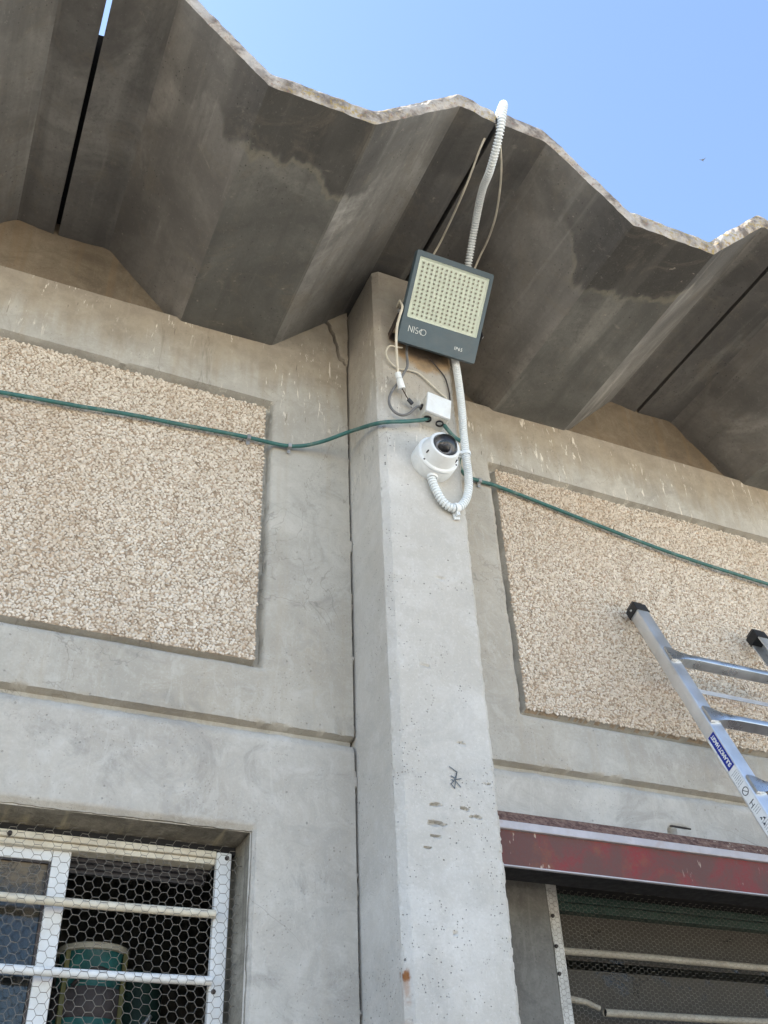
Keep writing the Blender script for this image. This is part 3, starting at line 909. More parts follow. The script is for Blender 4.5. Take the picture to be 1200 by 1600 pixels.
# pillar: swept outline with chipped arrises
def pillar_mesh():
    outl = [(PX0, 0.16), (PX0, PYF + 0.016), (PX0 + 0.019, PYF), (PX1 - 0.012, PYF), (PX1, PYF + 0.011), (PX1, 0.17)]
    pts, nrm, arr = [], [], []
    for (ax, ay), (bx, by) in zip(outl[:-1], outl[1:]):
        L = math.hypot(bx - ax, by - ay)
        k = max(2, int(L / 0.0036))
        nx, ny = (by - ay) / L, -(bx - ax) / L
        for i in range(k):
            f = i / k
            pts.append((ax + (bx - ax) * f, ay + (by - ay) * f)); nrm.append((nx, ny))
    pts.append(outl[-1]); nrm.append(nrm[-1])
    P = np.array(pts); N = np.array(nrm)
    N2 = (N + np.roll(N, 1, 0)); N2[0] = N[0]; N2 /= np.linalg.norm(N2, axis=1)[:, None]
    s = np.concatenate([[0], np.cumsum(np.hypot(*(P[1:] - P[:-1]).T))])
    zs = axis_pts([(0, 1.8, 0.1), (1.8, 2.30, 0.006), (2.30, 2.62, 0.0022), (2.62, 4.30, 0.006)])
    S, Z = np.meshgrid(s, zs)
    d = fbm(Z * 1.2, Z * 0, 91) * 0.004 + fbm(S * 14, Z * 14, 92) * 0.0012 + fbm(S * 60, Z * 60, 93, 2) * 0.0008
    # ragged arrises
    sa = [math.hypot(0, 0.03 - PYF - 0.016), 0]
    s1 = 0.16 - (PYF + 0.016)
    s2 = s1 + math.hypot(0.019, 0.016)
    s3 = s2 + (PX1 - 0.012 - PX0 - 0.019)
    for c, wd, amp in ((s1, 0.005, 0.004), (s2, 0.004, 0.0025), (s3, 0.006, 0.005), (s3 + 0.0163, 0.007, 0.008)):
        near = np.clip(1 - np.abs(S - c) / wd, 0, 1)
        d = d - near * amp * np.clip(fbm(S * 20, Z * 70, 95, 3) * 3.0 + 0.05, 0, 1)
    XX = np.broadcast_to(P[:, 0], S.shape)
    front = (S > s2) & (S < s3)
    for (cx, cz, w, h, dep) in ((1.064, 2.436, 0.017, 0.006, 0.014), (1.060, 2.392, 0.024, 0.008, 0.016), (1.057, 2.361, 0.019, 0.004, 0.012),
                                (1.037, 2.333, 0.012, 0.003, 0.012), (1.143, 2.436, 0.016, 0.005, 0.014), (1.168, 2.419, 0.015, 0.004, 0.012),
                                (1.093, 2.155, 0.013, 0.004, 0.012), (1.146, 2.60, 0.016, 0.006, 0.006), (1.062, 2.80, 0.018, 0.006, 0.006),
                                (1.13, 3.08, 0.02, 0.006, 0.006), (1.21, 2.505, 0.005, 0.006, 0.010)):
        jx = XX + fbm(XX * 110, Z * 110, 97, 3) * 0.016
        jz = Z + fbm(XX * 110, Z * 110, 98, 3) * 0.009
        r = np.hypot((jx - cx) / (w * 0.8), (jz - cz) / (h * 0.7)) + fbm(XX * 200, Z * 260, 99, 2) * 0.9
        slope = np.clip((jz - (cz - h)) / (2 * h), 0, 1)
        wedge = np.clip((1.15 - r) * 3.5, 0, 1) * (0.05 + 0.95 * slope)
        d = d - np.where(front, wedge * dep * 1.0, 0)
    V = np.stack([P[None, :, 0] + N2[None, :, 0] * d, P[None, :, 1] + N2[None, :, 1] * d, Z], -1)
    n0 = V.shape[0] * V.shape[1]
    nc = V.shape[1]
    me = np_mesh("pillar", np.concatenate([V.reshape(-1, 3), [[(PX0 + PX1) / 2, -0.1, 4.30]]]), quads=grid_faces(len(zs), nc),
                 tris=[(n0 - nc + i, n0 - nc + i + 1, n0) for i in range(nc - 1)])
    return sharp(me, 26)


pil = link("pillar", pillar_mesh(), M_PIL, bld)
# scribbled marker sign on the pillar face
mk = MB()


def stroke(mb, pts, w, to3, th=0.0006, mi=0):
    """flat ribbon strokes on a face; to3 maps (u, v) to a point, lifted by th"""
    for (a, b) in zip(pts[:-1], pts[1:]):
        a, b = Vector(a), Vector(b)
        d = (b - a)
        if d.length < 1e-9: continue
        d.normalize(); nn = Vector((-d.y, d.x)) * w / 2
        e = d * w * 0.3
        c4 = [a - e - nn, b + e - nn, b + e + nn, a - e + nn]
        V = [to3(c.x, c.y, 0.0) for c in c4] + [to3(c.x, c.y, th) for c in c4]
        mb.add(V, [(4, 5, 6, 7), (0, 4, 7, 3), (1, 2, 6, 5), (0, 1, 5, 4), (3, 7, 6, 2)], mi)


pil3 = lambda u, v, h: Vector((u, PYF - 0.003 - h, v))
for st in ([(1.108, 2.535), (1.127, 2.524), (1.121, 2.500), (1.117, 2.482)], [(1.127, 2.524), (1.117, 2.500), (1.108, 2.492), (1.118, 2.482)],
           [(1.121, 2.504), (1.137, 2.509)], [(1.122, 2.500), (1.134, 2.487)], [(1.110, 2.512), (1.118, 2.509)], [(1.111, 2.503), (1.117, 2.500)]):
    stroke(mk, st, 0.0021, pil3)
mk.build("marker_scribble", M_PENCIL, pil)


# roof: folded shell units, one per slot spacing
PITCH, SLOT0, YE = 1.137, 1.097, -0.868
PROF = [(0.0, 4.305), (0.168, 4.312), (0.428, 4.036), (0.730, 4.043), (1.014, 4.322), (1.137, 4.303)]


def rounded(prof, cut):
    out = [prof[0]]
    for i in range(1, len(prof) - 1):
        p, a, b = Vector(prof[i]), Vector(prof[i - 1]), Vector(prof[i + 1])
        c = min(cut[i], (p - a).length * 0.45, (b - p).length * 0.45)
        s, e = p + (a - p).normalized() * c, p + (b - p).normalized() * c
        for k in range(9):
            f = k / 8
            q = s.lerp(p, f).lerp(p.lerp(e, f), f)
            out.append((q.x, q.y))
    out.append(prof[-1])
    # even spacing
    P = np.array(out)
    s = np.concatenate([[0], np.cumsum(np.hypot(*(P[1:] - P[:-1]).T))])
    n = int(s[-1] / 0.009)
    t = np.linspace(0, s[-1], n)
    return np.stack([np.interp(t, s, P[:, 0]), np.interp(t, s, P[:, 1])], 1)


def roof_mesh(gap, seed):
    prof = PROF[:]
    prof[0] = (gap / 2, prof[0][1]); prof[-1] = (PITCH - gap / 2, prof[-1][1])
    Pf = rounded(prof, [0, 0.022, 0.007, 0.005, 0.014, 0])
    n = len(Pf)
    ys = np.concatenate([[YE, YE + 0.004, YE + 0.012], np.arange(YE + 0.025, 0.10, 0.02), np.arange(0.2, 5.3, 0.4), [5.25]])
    s = np.arange(n) * 0.009
    S, Y = np.meshgrid(s, ys)
    bz = fbm(S * 2.2 + seed, Y * 1.6, 101 + seed) * 0.004 + fbm(S * 16, Y * 10, 103 + seed) * 0.003
    rag = fbm(S * 18, Y * 0, 105 + seed, 3) * 0.005
    bz = bz + np.where(Y < YE + 0.02, np.abs(rag) * (1 - (Y - YE) / 0.02), 0)
    bot = np.stack([np.broadcast_to(Pf[:, 0], S.shape), Y + np.where(Y < YE + 0.02, fbm(S * 30, Y * 0, 107 + seed, 3) * 0.005, 0), Pf[None, :, 1] + bz], -1)
    thick = 0.062 + fbm(s * 5, s * 0, 109 + seed) * 0.008 + fbm(s * 30, s * 0, 110 + seed, 3) * 0.007
    top = bot.copy()
    top[..., 2] += thick[None, :]
    nr = len(ys)
    V = [bot.reshape(-1, 3), top.reshape(-1, 3)]
    q = [grid_faces(nr, n, flip=False), grid_faces(nr, n, flip=True) + nr * n]
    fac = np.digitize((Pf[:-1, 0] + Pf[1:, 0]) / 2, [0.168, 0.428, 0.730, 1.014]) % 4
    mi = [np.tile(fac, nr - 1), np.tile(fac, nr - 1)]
    # rough front edge face
    K = 8
    rows = []
    for k in range(K + 1):
        f = k / K
        p = bot[0] * (1 - f) + top[0] * f
        bul = -0.006 * math.sin(f * math.pi)
        p[:, 1] += bul + (fbm(s * 34, s * 0 + f * 2.6, 111 + seed, 3) * 0.009 if 0 < k < K else 0)
        rows.append(p)
    base = 2 * nr * n
    V.append(np.concatenate(rows))
    qq = grid_faces(K + 1, n, flip=True) + base
    q.append(qq); mi.append(np.full(len(qq), 4))
    # slot sides
    i = np.arange(nr - 1)
    a, b = i * n, (i + 1) * n
    q.append(np.stack([a, b, b + nr * n, a + nr * n], 1)); mi.append(np.zeros(nr - 1, int))
    a, b = i * n + n - 1, (i + 1) * n + n - 1
    q.append(np.stack([b, a, a + nr * n, b + nr * n], 1)); mi.append(np.zeros(nr - 1, int))
    me = np_mesh("roof_unit", np.concatenate(V), quads=np.concatenate(q), mat_idx=np.concatenate(mi))
    return sharp(me, 14)


rm = [roof_mesh(0.015, 0), roof_mesh(0.018, 5), roof_mesh(0.015, 9)]
for me in rm:
    
    for mm in M_SOF + [M_EDGE]: me.materials.append(mm)
for k in range(-3, 3):
    o = link("roof_unit", rm[(k + 1) % 3], None, bld)
    o.location = (SLOT0 + PITCH * k, 0, 0)
# roofing felt strips laid over the slots
for k in range(-2, 3):
    xs = SLOT0 + PITCH * k
    y0 = -0.623 if k == -1 else -0.845
    f = MB()
    rw = [(xs + dx, y, 4.385 + 0.006 * math.sin(y * 9 + dx * 40) + 0.012 * (abs(dx) < 0.02)) for y in np.arange(y0, 5.2, 0.12) for dx in (-0.09, -0.01, 0.01, 0.09)]
    nr = len(rw) // 4
    nv = [(x, y, z + 0.006) for x, y, z in rw]
    F = [tuple(r) for r in grid_faces(nr, 4)] + [tuple(r + len(rw)) for r in grid_faces(nr, 4, flip=True)]
    f.add(rw + nv, F)
    f.build("felt_strip", M_FELT_SHADE, bld, smooth=40)

# ------------------------------------------------------------------ left window
def tex_bar(mb, x0, x1, y, z, r, wob=0.0, seed=0):
    pts = [(x, y + wob * math.sin(x * 5 + seed), z + wob * math.sin(x * 7 + seed)) for x in np.linspace(x0, x1, 14)]
    mb.tube(pts, r, 12)
    return mb


wl = MB()
wl.box((0.640, 0.085, 1.30), (0.676, 0.104, 2.385))
win_l = wl.build("window", M_FRAME, bld, smooth=30, bevel=0.003)
MB().box((-0.105, 0.085, 1.30), (-0.07, 0.135, 2.385)).build('jamb', M_FRAME, win_l, smooth=30, bevel=0.003)
MB().box((-0.10, 0.106, 2.3875), (0.69, 0.125, 2.412)).build('gap_shade_strip', M_FELT_SHADE, win_l)  # black strip standing for the shade in the gap over the frame
hd = MB()
hd.box((-0.07, 0.088, 2.372), (0.6395, 0.14, 2.387)); hd.box((-0.07, 0.096, 2.358), (0.6395, 0.14, 2.3715))
hd.build("window_head", M_CREAM, win_l, smooth=30, bevel=0.002)
tr = MB()
for yy, zz in ((0.150, 2.352), (0.170, 2.345), (0.188, 2.338)):
    tr.box((-0.07, yy, zz), (0.64, yy + 0.012, zz + 0.03))
tr.build("sliding_track", M_DGREY, win_l)
sa = MB()
sa.box((0.2715, 0.112, 1.32), (0.3115, 0.138, 2.366)); sa.box((-0.068, 0.112, 2.334), (0.2705, 0.138, 2.366)); sa.box((-0.068, 0.112, 1.32), (-0.03, 0.138, 2.333))
sash = sa.build("sash", M_FRAME, win_l, smooth=30, bevel=0.002)
sl = MB()
sl.box((0.2655, 0.116, 1.32), (0.2712, 0.136, 2.333)); sl.box((-0.03, 0.116, 2.3295), (0.2654, 0.136, 2.3337))
sl.build("window_seal", M_FLOODK, win_l)
pn = MB().box((-0.03, 0.124, 1.32), (0.2655, 0.128, 2.3295))
pn.build("pane", M_GLASSL, win_l)
for z in (2.2395, 2.0985, 1.957, 1.815):
    b = tex_bar(MB(), -0.072, 0.642, 0.078, z, 0.0098, 0.0015, z)
    b.build("window_bar", M_FRAME if z < 2.2 else M_CREAM, win_l, smooth=50)
for x, z in ((0.664, 2.372), (0.6505, 2.0795), (0.17, 2.377)):
    MB().lathe([(0.0, 0.006), (0.004, 0.005), (0.0055, 0.001), (0.0055, -0.012)], org=(x, 0.084, z), seg=12).build("nail_head", M_FLOODK, win_l, smooth=40)

# ------------------------------------------------------------------ right window
wr = MB()
wr.box((1.585, 0.175, 1.30), (1.637, 0.215, 2.43))
win_r = wr.build("window", M_JAMB, bld, smooth=30, bevel=0.003)
MB().box((1.638, 0.230, 2.418), (3.60, 0.27, 2.46)).build('header_shade', M_FELT_SHADE, win_r)  # black bar in place of the deep shade above the green header
hg = MB()
hg.box((1.638, 0.210, 2.397), (3.60, 0.26, 2.4175)); hg.box((1.638, 0.218, 2.3735), (3.60, 0.26, 2.3965))
hg.build("green_header", M_GREEN, win_r, smooth=30, bevel=0.002)
for z0, z1, yy in ((2.2526, 2.380, 0.250), (1.982, 2.2305, 0.258), (1.6, 1.966, 0.25)):
    MB().box((1.636, yy, z0), (3.60, yy + 0.004, z1)).build("pane", M_GLASSR, win_r)
tex_bar(MB(), 1.632, 3.61, 0.192, 2.2577, 0.0097, 0.001, 1).build("window_bar", M_DCREAM, win_r, smooth=50)
b2 = MB()
b2.tube([(1.632, 0.192, 2.139), (1.69, 0.192, 2.133), (1.732, 0.192, 2.119)], 0.009, 12, scales=[1.0, 0.9, 0.75])
b2.build("window_bar", M_DCREAM, win_r, smooth=50)
b3 = MB()
b3.tube([(x, 0.190, 2.111 - 0.002 * math.sin(x * 4)) for x in np.linspace(1.745, 3.61, 20)], 0.0098, 14, caps=False)
b3.lathe([(0.0085, -0.0002), (0.0, -0.0002)], axis=(1, 0, 0), org=(1.749, 0.190, 2.109), seg=14, mi=1)
b3.build("window_bar", [M_DCREAM, M_BLACK], win_r, smooth=50)
for z in (2.342, 2.263, 2.194):
    MB().lathe([(0.0, 0.006), (0.004, 0.005), (0.0055, 0.001), (0.0055, -0.006)], org=(1.609 + (z - 2.2) * 0.02, 0.1745, z), seg=12).build("nail_head", M_FLOODK, win_r, smooth=40)

# ------------------------------------------------------------------ red steel beam over the right window
bm = MB()
bx0, bx1 = PX1 - 0.01, 3.84
bm.add([(bx0, -0.100, 2.364), (bx1, -0.100, 2.364), (bx1, -0.100, 2.452), (bx0, -0.100, 2.452), (bx0, -0.094, 2.364), (bx1, -0.094, 2.364), (bx1, -0.094, 2.452), (bx0, -0.094, 2.452)],
       [(0, 1, 2, 3), (4, 7, 6, 5), (0, 4, 5, 1), (3, 2, 6, 7)])
beam = bm.build("steel_lintel", M_RED, bld)
fl = MB().box((bx0, -0.109, 2.4525), (bx1, -0.092, 2.4735))
fl.build("pale_flange", M_STRIP, beam, smooth=30, bevel=0.002)
rt = MB()
rt.add([(bx0, -0.105, 2.474), (bx1, -0.105, 2.474), (bx1, -0.072, 2.512), (bx0, -0.072, 2.512), (bx0, 0.0, 2.524), (bx1, 0.0, 2.524), (bx0, 0.0, 2.474), (bx1, 0.0, 2.474)],
       [(0, 1, 2, 3), (3, 2, 5, 4), (0, 6, 7, 1)])
rt.build("rusty_flange", M_RUST, beam)
lp = MB().box((bx0, -0.1035, 2.3605), (bx1, -0.094, 2.3637))
lp.build("bright_lip", M_STRIP, beam)
un = MB().box((bx0, -0.0935, 2.374), (bx1, 0.030, 2.381))  # added black board, shade under the beam put into its colour
un.build("beam_shade_board", M_FELT_SHADE, beam)

# ================================================================== WIRE NETTING
def netting(x0, x1, z0, z1, y, W, r, warp, seed, ragged=0.0):
    rng = random.Random(seed)
    H = W * 0.86
    s = W / 2
    tw = s * 0.5
    mb_v, mb_f = [], []

    def wp(x, z):
        gx = float(fbm(x * 7, z * 7, seed)) * warp + float(fbm(x * 22, z * 22, seed + 3, 2)) * warp * 0.5
        gz = float(fbm(x * 7 + 9, z * 7, seed + 1)) * warp + float(fbm(x * 22, z * 22 + 7, seed + 4, 2)) * warp * 0.5
        gy = float(fbm(x * 9, z * 9, seed + 2)) * 0.012
        return Vector((x + gx, y + gy, z + gz))

    def wire(a, b, rr):
        d = (b - a)
        if d.length < 1e-6: return
        d.normalize()
        u = d.cross(Vector((0, 1, 0))).normalized()
        w = d.cross(u)
        n = len(mb_v)
        for p in (a, b):
            for k in range(4):
                an = k * math.pi / 2
                mb_v.append(p + u * rr * math.cos(an) + w * rr * math.sin(an))
        for k in range(4):
            k2 = (k + 1) % 4
            mb_f.append((n + k, n + k2, n + 4 + k2, n + 4 + k))

    cols = int((x1 - x0) / (0.75 * W)) + 1
    rows = int((z1 - z0) / H) + 1
    for c in range(cols):
        for rr_ in range(rows):
            cx = x0 + c * 0.75 * W
            cz = z0 + rr_ * H + (H / 2 if c % 2 else 0)
            if cz + H / 2 > z1: continue
            if ragged and cx > x1 - ragged * (0.6 + 0.8 * rng.random()) and rng.random() < 0.4: continue
            # flat-topped hexagon: twisted top pair plus two left sides and one closing side
            P = [wp(cx + s * math.cos(k * math.pi / 3), cz + H / 2 * math.sin(k * math.pi / 3) / 0.866) for k in range(6)]
            wire(P[1], P[2], r * 1.35)
            wire(P[2], P[3], r)
            wire(P[3], P[4], r)
            if c == cols - 1:
                wire(P[0], P[1], r); wire(P[5], P[0], r)
    me = bpy.data.meshes.new("wire_netting")
    me.from_pydata([tuple(v) for v in mb_v], [], mb_f)
    me.update()
    return me


n1 = link("wire_netting", netting(-0.11, 0.704, 1.75, 2.398, 0.062, 0.0254, 0.00052, 0.012, 5, 0.02), M_WIRE)
tag(n1, "hexagonal chicken wire nailed across the left window with the white frame", "wire netting", "wire nettings over the windows")
n2 = link("wire_netting", netting(1.60, 3.4, 1.87, 2.415, 0.168, 0.0158, 0.00036, 0.004, 9), M_WIRED)
tag(n2, "fine chicken wire stretched over the grimy window under the red beam", "wire netting", "wire nettings over the windows")

# ================================================================== TANK behind the open left window
tank = thing("metal_tank", "tall teal metal tank with grey band standing inside the open left window", "tank", (0.452, 0.50, 0.0))
tp = [(0.0, 0.0), (0.083, 0.0), (0.083, 2.10), (0.080, 2.115), (0.080, 2.245), (0.0, 2.24)]
MB().lathe(tp, axis=(0, 0, 1), seg=36).build("tank_body", M_TANK, tank, smooth=40)
MB().lathe([(0.081, 2.236), (0.088, 2.238), (0.089, 2.247), (0.086, 2.252), (0.078, 2.250)], axis=(0, 0, 1), seg=36).build("rim", M_CREAM, tank, smooth=60)
MB().lathe([(0.0835, 2.085), (0.086, 2.088), (0.086, 2.150), (0.0835, 2.153)], axis=(0, 0, 1), seg=36).build("grey_band", M_BAND, tank, smooth=40)
for dx in (-0.07, 0.07):
    MB().box((dx - 0.006, -0.062, 0.0), (dx + 0.006, -0.050, 2.235)).build("strap", M_BRASS, tank, bevel=0.002)
MB().tube(crom([(-0.055, -0.082, 2.15), (-0.03, -0.10, 2.175), (0.0, -0.105, 2.187), (0.03, -0.10, 2.18)], 5), 0.005, 8).build("handle", M_FLOODK, tank, smooth=50)
t2 = thing("metal_canister", "dark teal canister beside the tall tank inside the open left window", "canister", (0.60, 0.62, 0.0))
MB().lathe([(0.0, 0.0), (0.06, 0.0), (0.06, 2.2), (0.05, 2.23), (0.0, 2.24)], axis=(0, 0, 1), seg=28).build("canister_body", M_GREEN, t2, smooth=40)
MB().tube([(-0.05, -0.065, 2.02), (0.0, -0.075, 2.09), (0.02, -0.072, 2.12)], 0.007, 8).build("handle", M_CLIP, t2, smooth=50)

# ================================================================== FLOODLIGHT
FW, FH = 0.277, 0.300
TILT = math.radians(38.26)
fl_c = Vector((1.155, -0.370, 4.040))
fld = thing("floodlight", "square slate grey LED floodlight hanging tilted down at the pillar top", "floodlight", fl_c, (TILT, 0, 0))


def rrect(w, h, r, n=5):
    out = []
    for cx, cz, a0 in ((w / 2 - r, h / 2 - r, 0), (-w / 2 + r, h / 2 - r, 90), (-w / 2 + r, -h / 2 + r, 180), (w / 2 - r, -h / 2 + r, 270)):
        for k in range(n + 1):
            a = math.radians(a0 + 90 * k / n)
            out.append((cx + r * math.cos(a), cz + r * math.sin(a)))
    return out


# face layout (local x right, z up, -y towards the viewer)
LX0, LX1, LZ0, LZ1 = -FW / 2 + 0.0145, FW / 2 - 0.0125, -FH / 2 + 0.083, FH / 2 - 0.018
# housing: outer rounded slab with a rectangular well for the reflector
h_ = MB()
R1 = rrect(FW, FH, 0.006, 3)
n_ = len(R1)
cx_, cz_ = (LX0 + LX1) / 2, (LZ0 + LZ1) / 2
R2 = [(cx_ + x, cz_ + z) for x, z in rrect(LX1 - LX0, LZ1 - LZ0, 0.004, 3)]
rings = [(R1, 0.022), (R1, 0.003), ([(x * 0.992, z * 0.992) for x, z in R1], 0.0), (R2, 0.0), (R2, 0.014)]
V = [(x, y, z) for R, y in rings for x, z in R]
F = []
for k in range(len(rings) - 1):
    for j in range(n_):
        j2 = (j + 1) % n_
        F.append((k * n_ + j, k * n_ + j2, (k + 1) * n_ + j2, (k + 1) * n_ + j))
F.append(tuple(range(n_)))
F.append(tuple(4 * n_ + j for j in range(n_ - 1, -1, -1)))
h_.add(V, F)
h_.build("housing", M_FLOOD, fld, smooth=35)
bk = MB()
bk.box((-0.105, 0.0225, -0.12), (0.105, 0.034, 0.12))
for k in range(9):
    x = -0.096 + k * 0.024
    bk.box((x - 0.002, 0.0345, -0.115), (x + 0.002, 0.055, 0.115))
bk.build("heat_sink", M_FLOODK, fld)
NXL, NZL = 14, 13
rf = MB()
# reflector sheet with sloping cream border
rf.add([(LX0 + 0.0005, 0.002, LZ0 + 0.0005), (LX1 - 0.0005, 0.002, LZ0 + 0.0005), (LX1 - 0.0005, 0.002, LZ1 - 0.0005), (LX0 + 0.0005, 0.002, LZ1 - 0.0005),
        (LX0 + 0.006, 0.009, LZ0 + 0.006), (LX1 - 0.006, 0.009, LZ0 + 0.006), (LX1 - 0.006, 0.009, LZ1 - 0.006), (LX0 + 0.006, 0.009, LZ1 - 0.006)],
       [(4, 5, 6, 7), (0, 1, 5, 4), (1, 2, 6, 5), (2, 3, 7, 6), (3, 0, 4, 7)])
dxl = (LX1 - LX0 - 0.020) / NXL
dzl = (LZ1 - LZ0 - 0.020) / NZL
rf.build("reflector", M_REFL, fld)
ld, cu = MB(), MB()
for i in range(NXL):
    for j in range(NZL):
        x = LX0 + 0.010 + dxl * (i + 0.5); z = LZ0 + 0.010 + dzl * (j + 0.5)
        cu.lathe([(0.0066, 0.0), (0.0052, 0.0022), (0.0040, 0.0010)], org=(x, 0.0088, z), seg=10)
        ld.lathe([(0.0034, 0.0008), (0.0026, 0.0019), (0.0012, 0.0024), (0.0, 0.0025)], org=(x, 0.0088, z), seg=8)
o = cu.build("lens_cups", M_REFL, fld, smooth=50); o["kind"] = "stuff"
o = ld.build("led_lenses", M_LED, fld, smooth=60); o["kind"] = "stuff"
MB().box((LX0 + 0.001, 0.0008, LZ0 + 0.001), (LX1 - 0.001, 0.0018, LZ1 - 0.001)).build("glass_cover", M_COVER, fld)
# printed lettering
fl3 = lambda u, v, h: Vector((u, -0.0002 - h, v))


def arc(cx, cz, rx, rz, a0, a1, n=12):
    return [(cx + rx * math.cos(math.radians(a0 + (a1 - a0) * k / n)), cz + rz * math.sin(math.radians(a0 + (a1 - a0) * k / n))) for k in range(n + 1)]


tx = MB()
Hh, zb = 0.0185, -FH / 2 + 0.0395
x = -FW / 2 + 0.029
lw = 0.0019
stroke(tx, [(x, zb), (x, zb + Hh), (x + 0.0125, zb), (x + 0.0125, zb + Hh)], lw, fl3)              # N
x += 0.0185
stroke(tx, [(x, zb), (x, zb + Hh)], lw, fl3)                                                        # I
x += 0.0055
stroke(tx, arc(x + 0.0045, zb + Hh * 0.74, 0.0045, Hh * 0.26, 60, 270, 9) + arc(x + 0.0045, zb + Hh * 0.25, 0.0048, Hh * 0.25, 90, -140, 9), lw, fl3)   # S
x += 0.0125
stroke(tx, [(x + 0.0075, zb + Hh), (x, zb + Hh * 0.5), (x + 0.0075, zb)], lw, fl3)                  # K drawn as a chevron
x += 0.0085
stroke(tx, arc(x + 0.0065, zb + Hh / 2, 0.0088, Hh / 2, 0, 360, 24), lw, fl3)                       # O
tx.build("brand_print", M_PRINT, fld)


def text_mesh(name, body, size, extr=0.0003, off=0.0, space=1.0):
    cu = bpy.data.curves.new(name, 'FONT')
    cu.body = body; cu.size = size; cu.extrude = extr; cu.offset = off; cu.space_character = space
    cu.resolution_u = 4
    o = bpy.data.objects.new("tmp_text", cu)
    COL.objects.link(o)
    dg = bpy.context.evaluated_depsgraph_get()
    me = bpy.data.meshes.new_from_object(o.evaluated_get(dg))
    bpy.data.objects.remove(o); bpy.data.curves.remove(cu)
    me.name = name
    return me


tm = text_mesh("rating_print", "IP65", 0.0155, 0.0002, 0.0, 1.12)
o = link("rating_print", tm, M_PRINT, fld)
o.matrix_local = Matrix.Translation((FW / 2 - 0.082, -0.0004, -FH / 2 + 0.026)) @ Matrix.Rotation(math.pi / 2, 4, 'X')
# bracket: foot bar on the pillar, two arms up to the side pivots
inv = Matrix.Translation(fl_c) @ Matrix.Rotation(TILT, 4, 'X')
L2W = lambda p: inv @ Vector(p)
bi = inv.inverted()
pv = [L2W((sx * (FW / 2 + 0.004), 0.014, -FH / 2 + 0.095)) for sx in (-1, 1)]
bz = 3.985
br = MB()


def strap(mb, pts, w, th, wdir):
    P = [bi @ Vector(p) for p in pts]
    wd = (bi.to_3x3() @ Vector(wdir)).normalized()
    mb.sweep(P, [(-th / 2, -w / 2), (th / 2, -w / 2), (th / 2, w / 2), (-th / 2, w / 2)], up=wd)


fx0, fx1 = pv[0].x - 0.002, pv[1].x + 0.002
strap(br, [(fx0, -0.236, bz), (fx1, -0.236, bz)], 0.032, 0.004, (0, 0, 1))
for sx, xx in ((0, fx0), (1, fx1)):
    a = Vector((xx, -0.238, bz)); b = Vector((xx, pv[sx].y, pv[sx].z))
    d = (b - a).normalized()
    wdir = d.cross(Vector((1, 0, 0)))
    strap(br, [a - d * 0.004, b + d * 0.014], 0.026, 0.004, wdir)
br.build("bracket", M_FLOODK, fld, bevel=0.001)
for sx in (-1, 1):
    MB().lathe([(0.0, 0.006), (0.005, 0.005), (0.0055, 0.0), (0.008, -0.001), (0.008, -0.004)], axis=(sx, 0, 0), org=(sx * (FW / 2 + 0.0085), 0.014, -FH / 2 + 0.095), seg=12).build("pivot_bolt", M_CLIP, fld, smooth=40)

# ================================================================== DOME CAMERA
CX, CZ = 1.130, 3.487
dc = thing("dome_camera", "white dome security camera fixed to the pillar below the junction box", "camera", (CX, PYF - 0.001, CZ))
MB().lathe([(0.0, -0.004), (0.066, -0.004), (0.067, 0.003), (0.0665, 0.036), (0.064, 0.041), (0.0, 0.041)], seg=48).build("base", M_WHITE, dc, smooth=35)
MB().lathe([(0.060, 0.0412), (0.0655, 0.0412), (0.0665, 0.045), (0.064, 0.049), (0.0575, 0.0505), (0.0555, 0.056), (0.0490, 0.088), (0.0465, 0.0925), (0.0395, 0.0935),
            (0.0380, 0.090), (0.0375, 0.078), (0.0, 0.078)], seg=48).build("shroud", M_WHITE, dc, smooth=32)
MB().lathe([(0.0372, 0.0785), (0.0372, 0.090), (0.029, 0.087), (0.026, 0.081), (0.0, 0.081)], seg=40).build("inner_ring", M_RING, dc, smooth=35)
eye = MB()
ax = Vector((-0.12, -0.93, 0.05)).normalized()
eo = Vector((0, -0.083, 0))
eye.lathe([(0.0200 * math.cos(a), 0.0200 * math.sin(a)) for a in np.linspace(-0.4, 1.2, 10)] + [(0.0, 0.0186)], axis=ax, org=eo, seg=28)
ey = eye.build("camera_eye", M_BLACK, dc, smooth=60)
ln = MB()
ax2 = Vector((-0.45, -0.85, -0.28)).normalized()
ln.lathe([(0.0, 0.0188), (0.0042, 0.0190), (0.0048, 0.022), (0.0066, 0.0225), (0.0074, 0.0195), (0.0074, 0.015)], axis=ax2, org=eo, seg=24)
ln.build("lens", M_DGREY, dc, smooth=40)
MB().lathe([(0.0370 * math.cos(a), 0.088 + 0.034 * math.sin(a)) for a in np.linspace(0, math.pi / 2, 14)], seg=40).build("dome_glass", M_CLEAR, dc, smooth=80)
for a in (205, 325, 85):
    sl = MB()
    d = Vector((math.cos(math.radians(a)), 0, math.sin(math.radians(a))))
    c = d * 0.0537 + Vector((0, -0.071, 0))
    tdir = Vector((-d.z, 0, d.x))
    sl.sweep([c - tdir * 0.0015, c + tdir * 0.0015], [(-0.002, -0.006), (0.002, -0.006), (0.002, 0.006), (-0.002, 0.006)], up=(0, -1, 0))
    sl.build("slot", M_DGREY, dc)
for a in (215, 335, 95):
    d = Vector((math.cos(math.radians(a)), 0, math.sin(math.radians(a))))
    MB().lathe([(0.003, -0.001), (0.0028, 0.0012), (0.0, 0.0012)], org=d * 0.0605 + Vector((0, -0.0496, 0)), seg=10).build("screw", M_DGREY, dc)
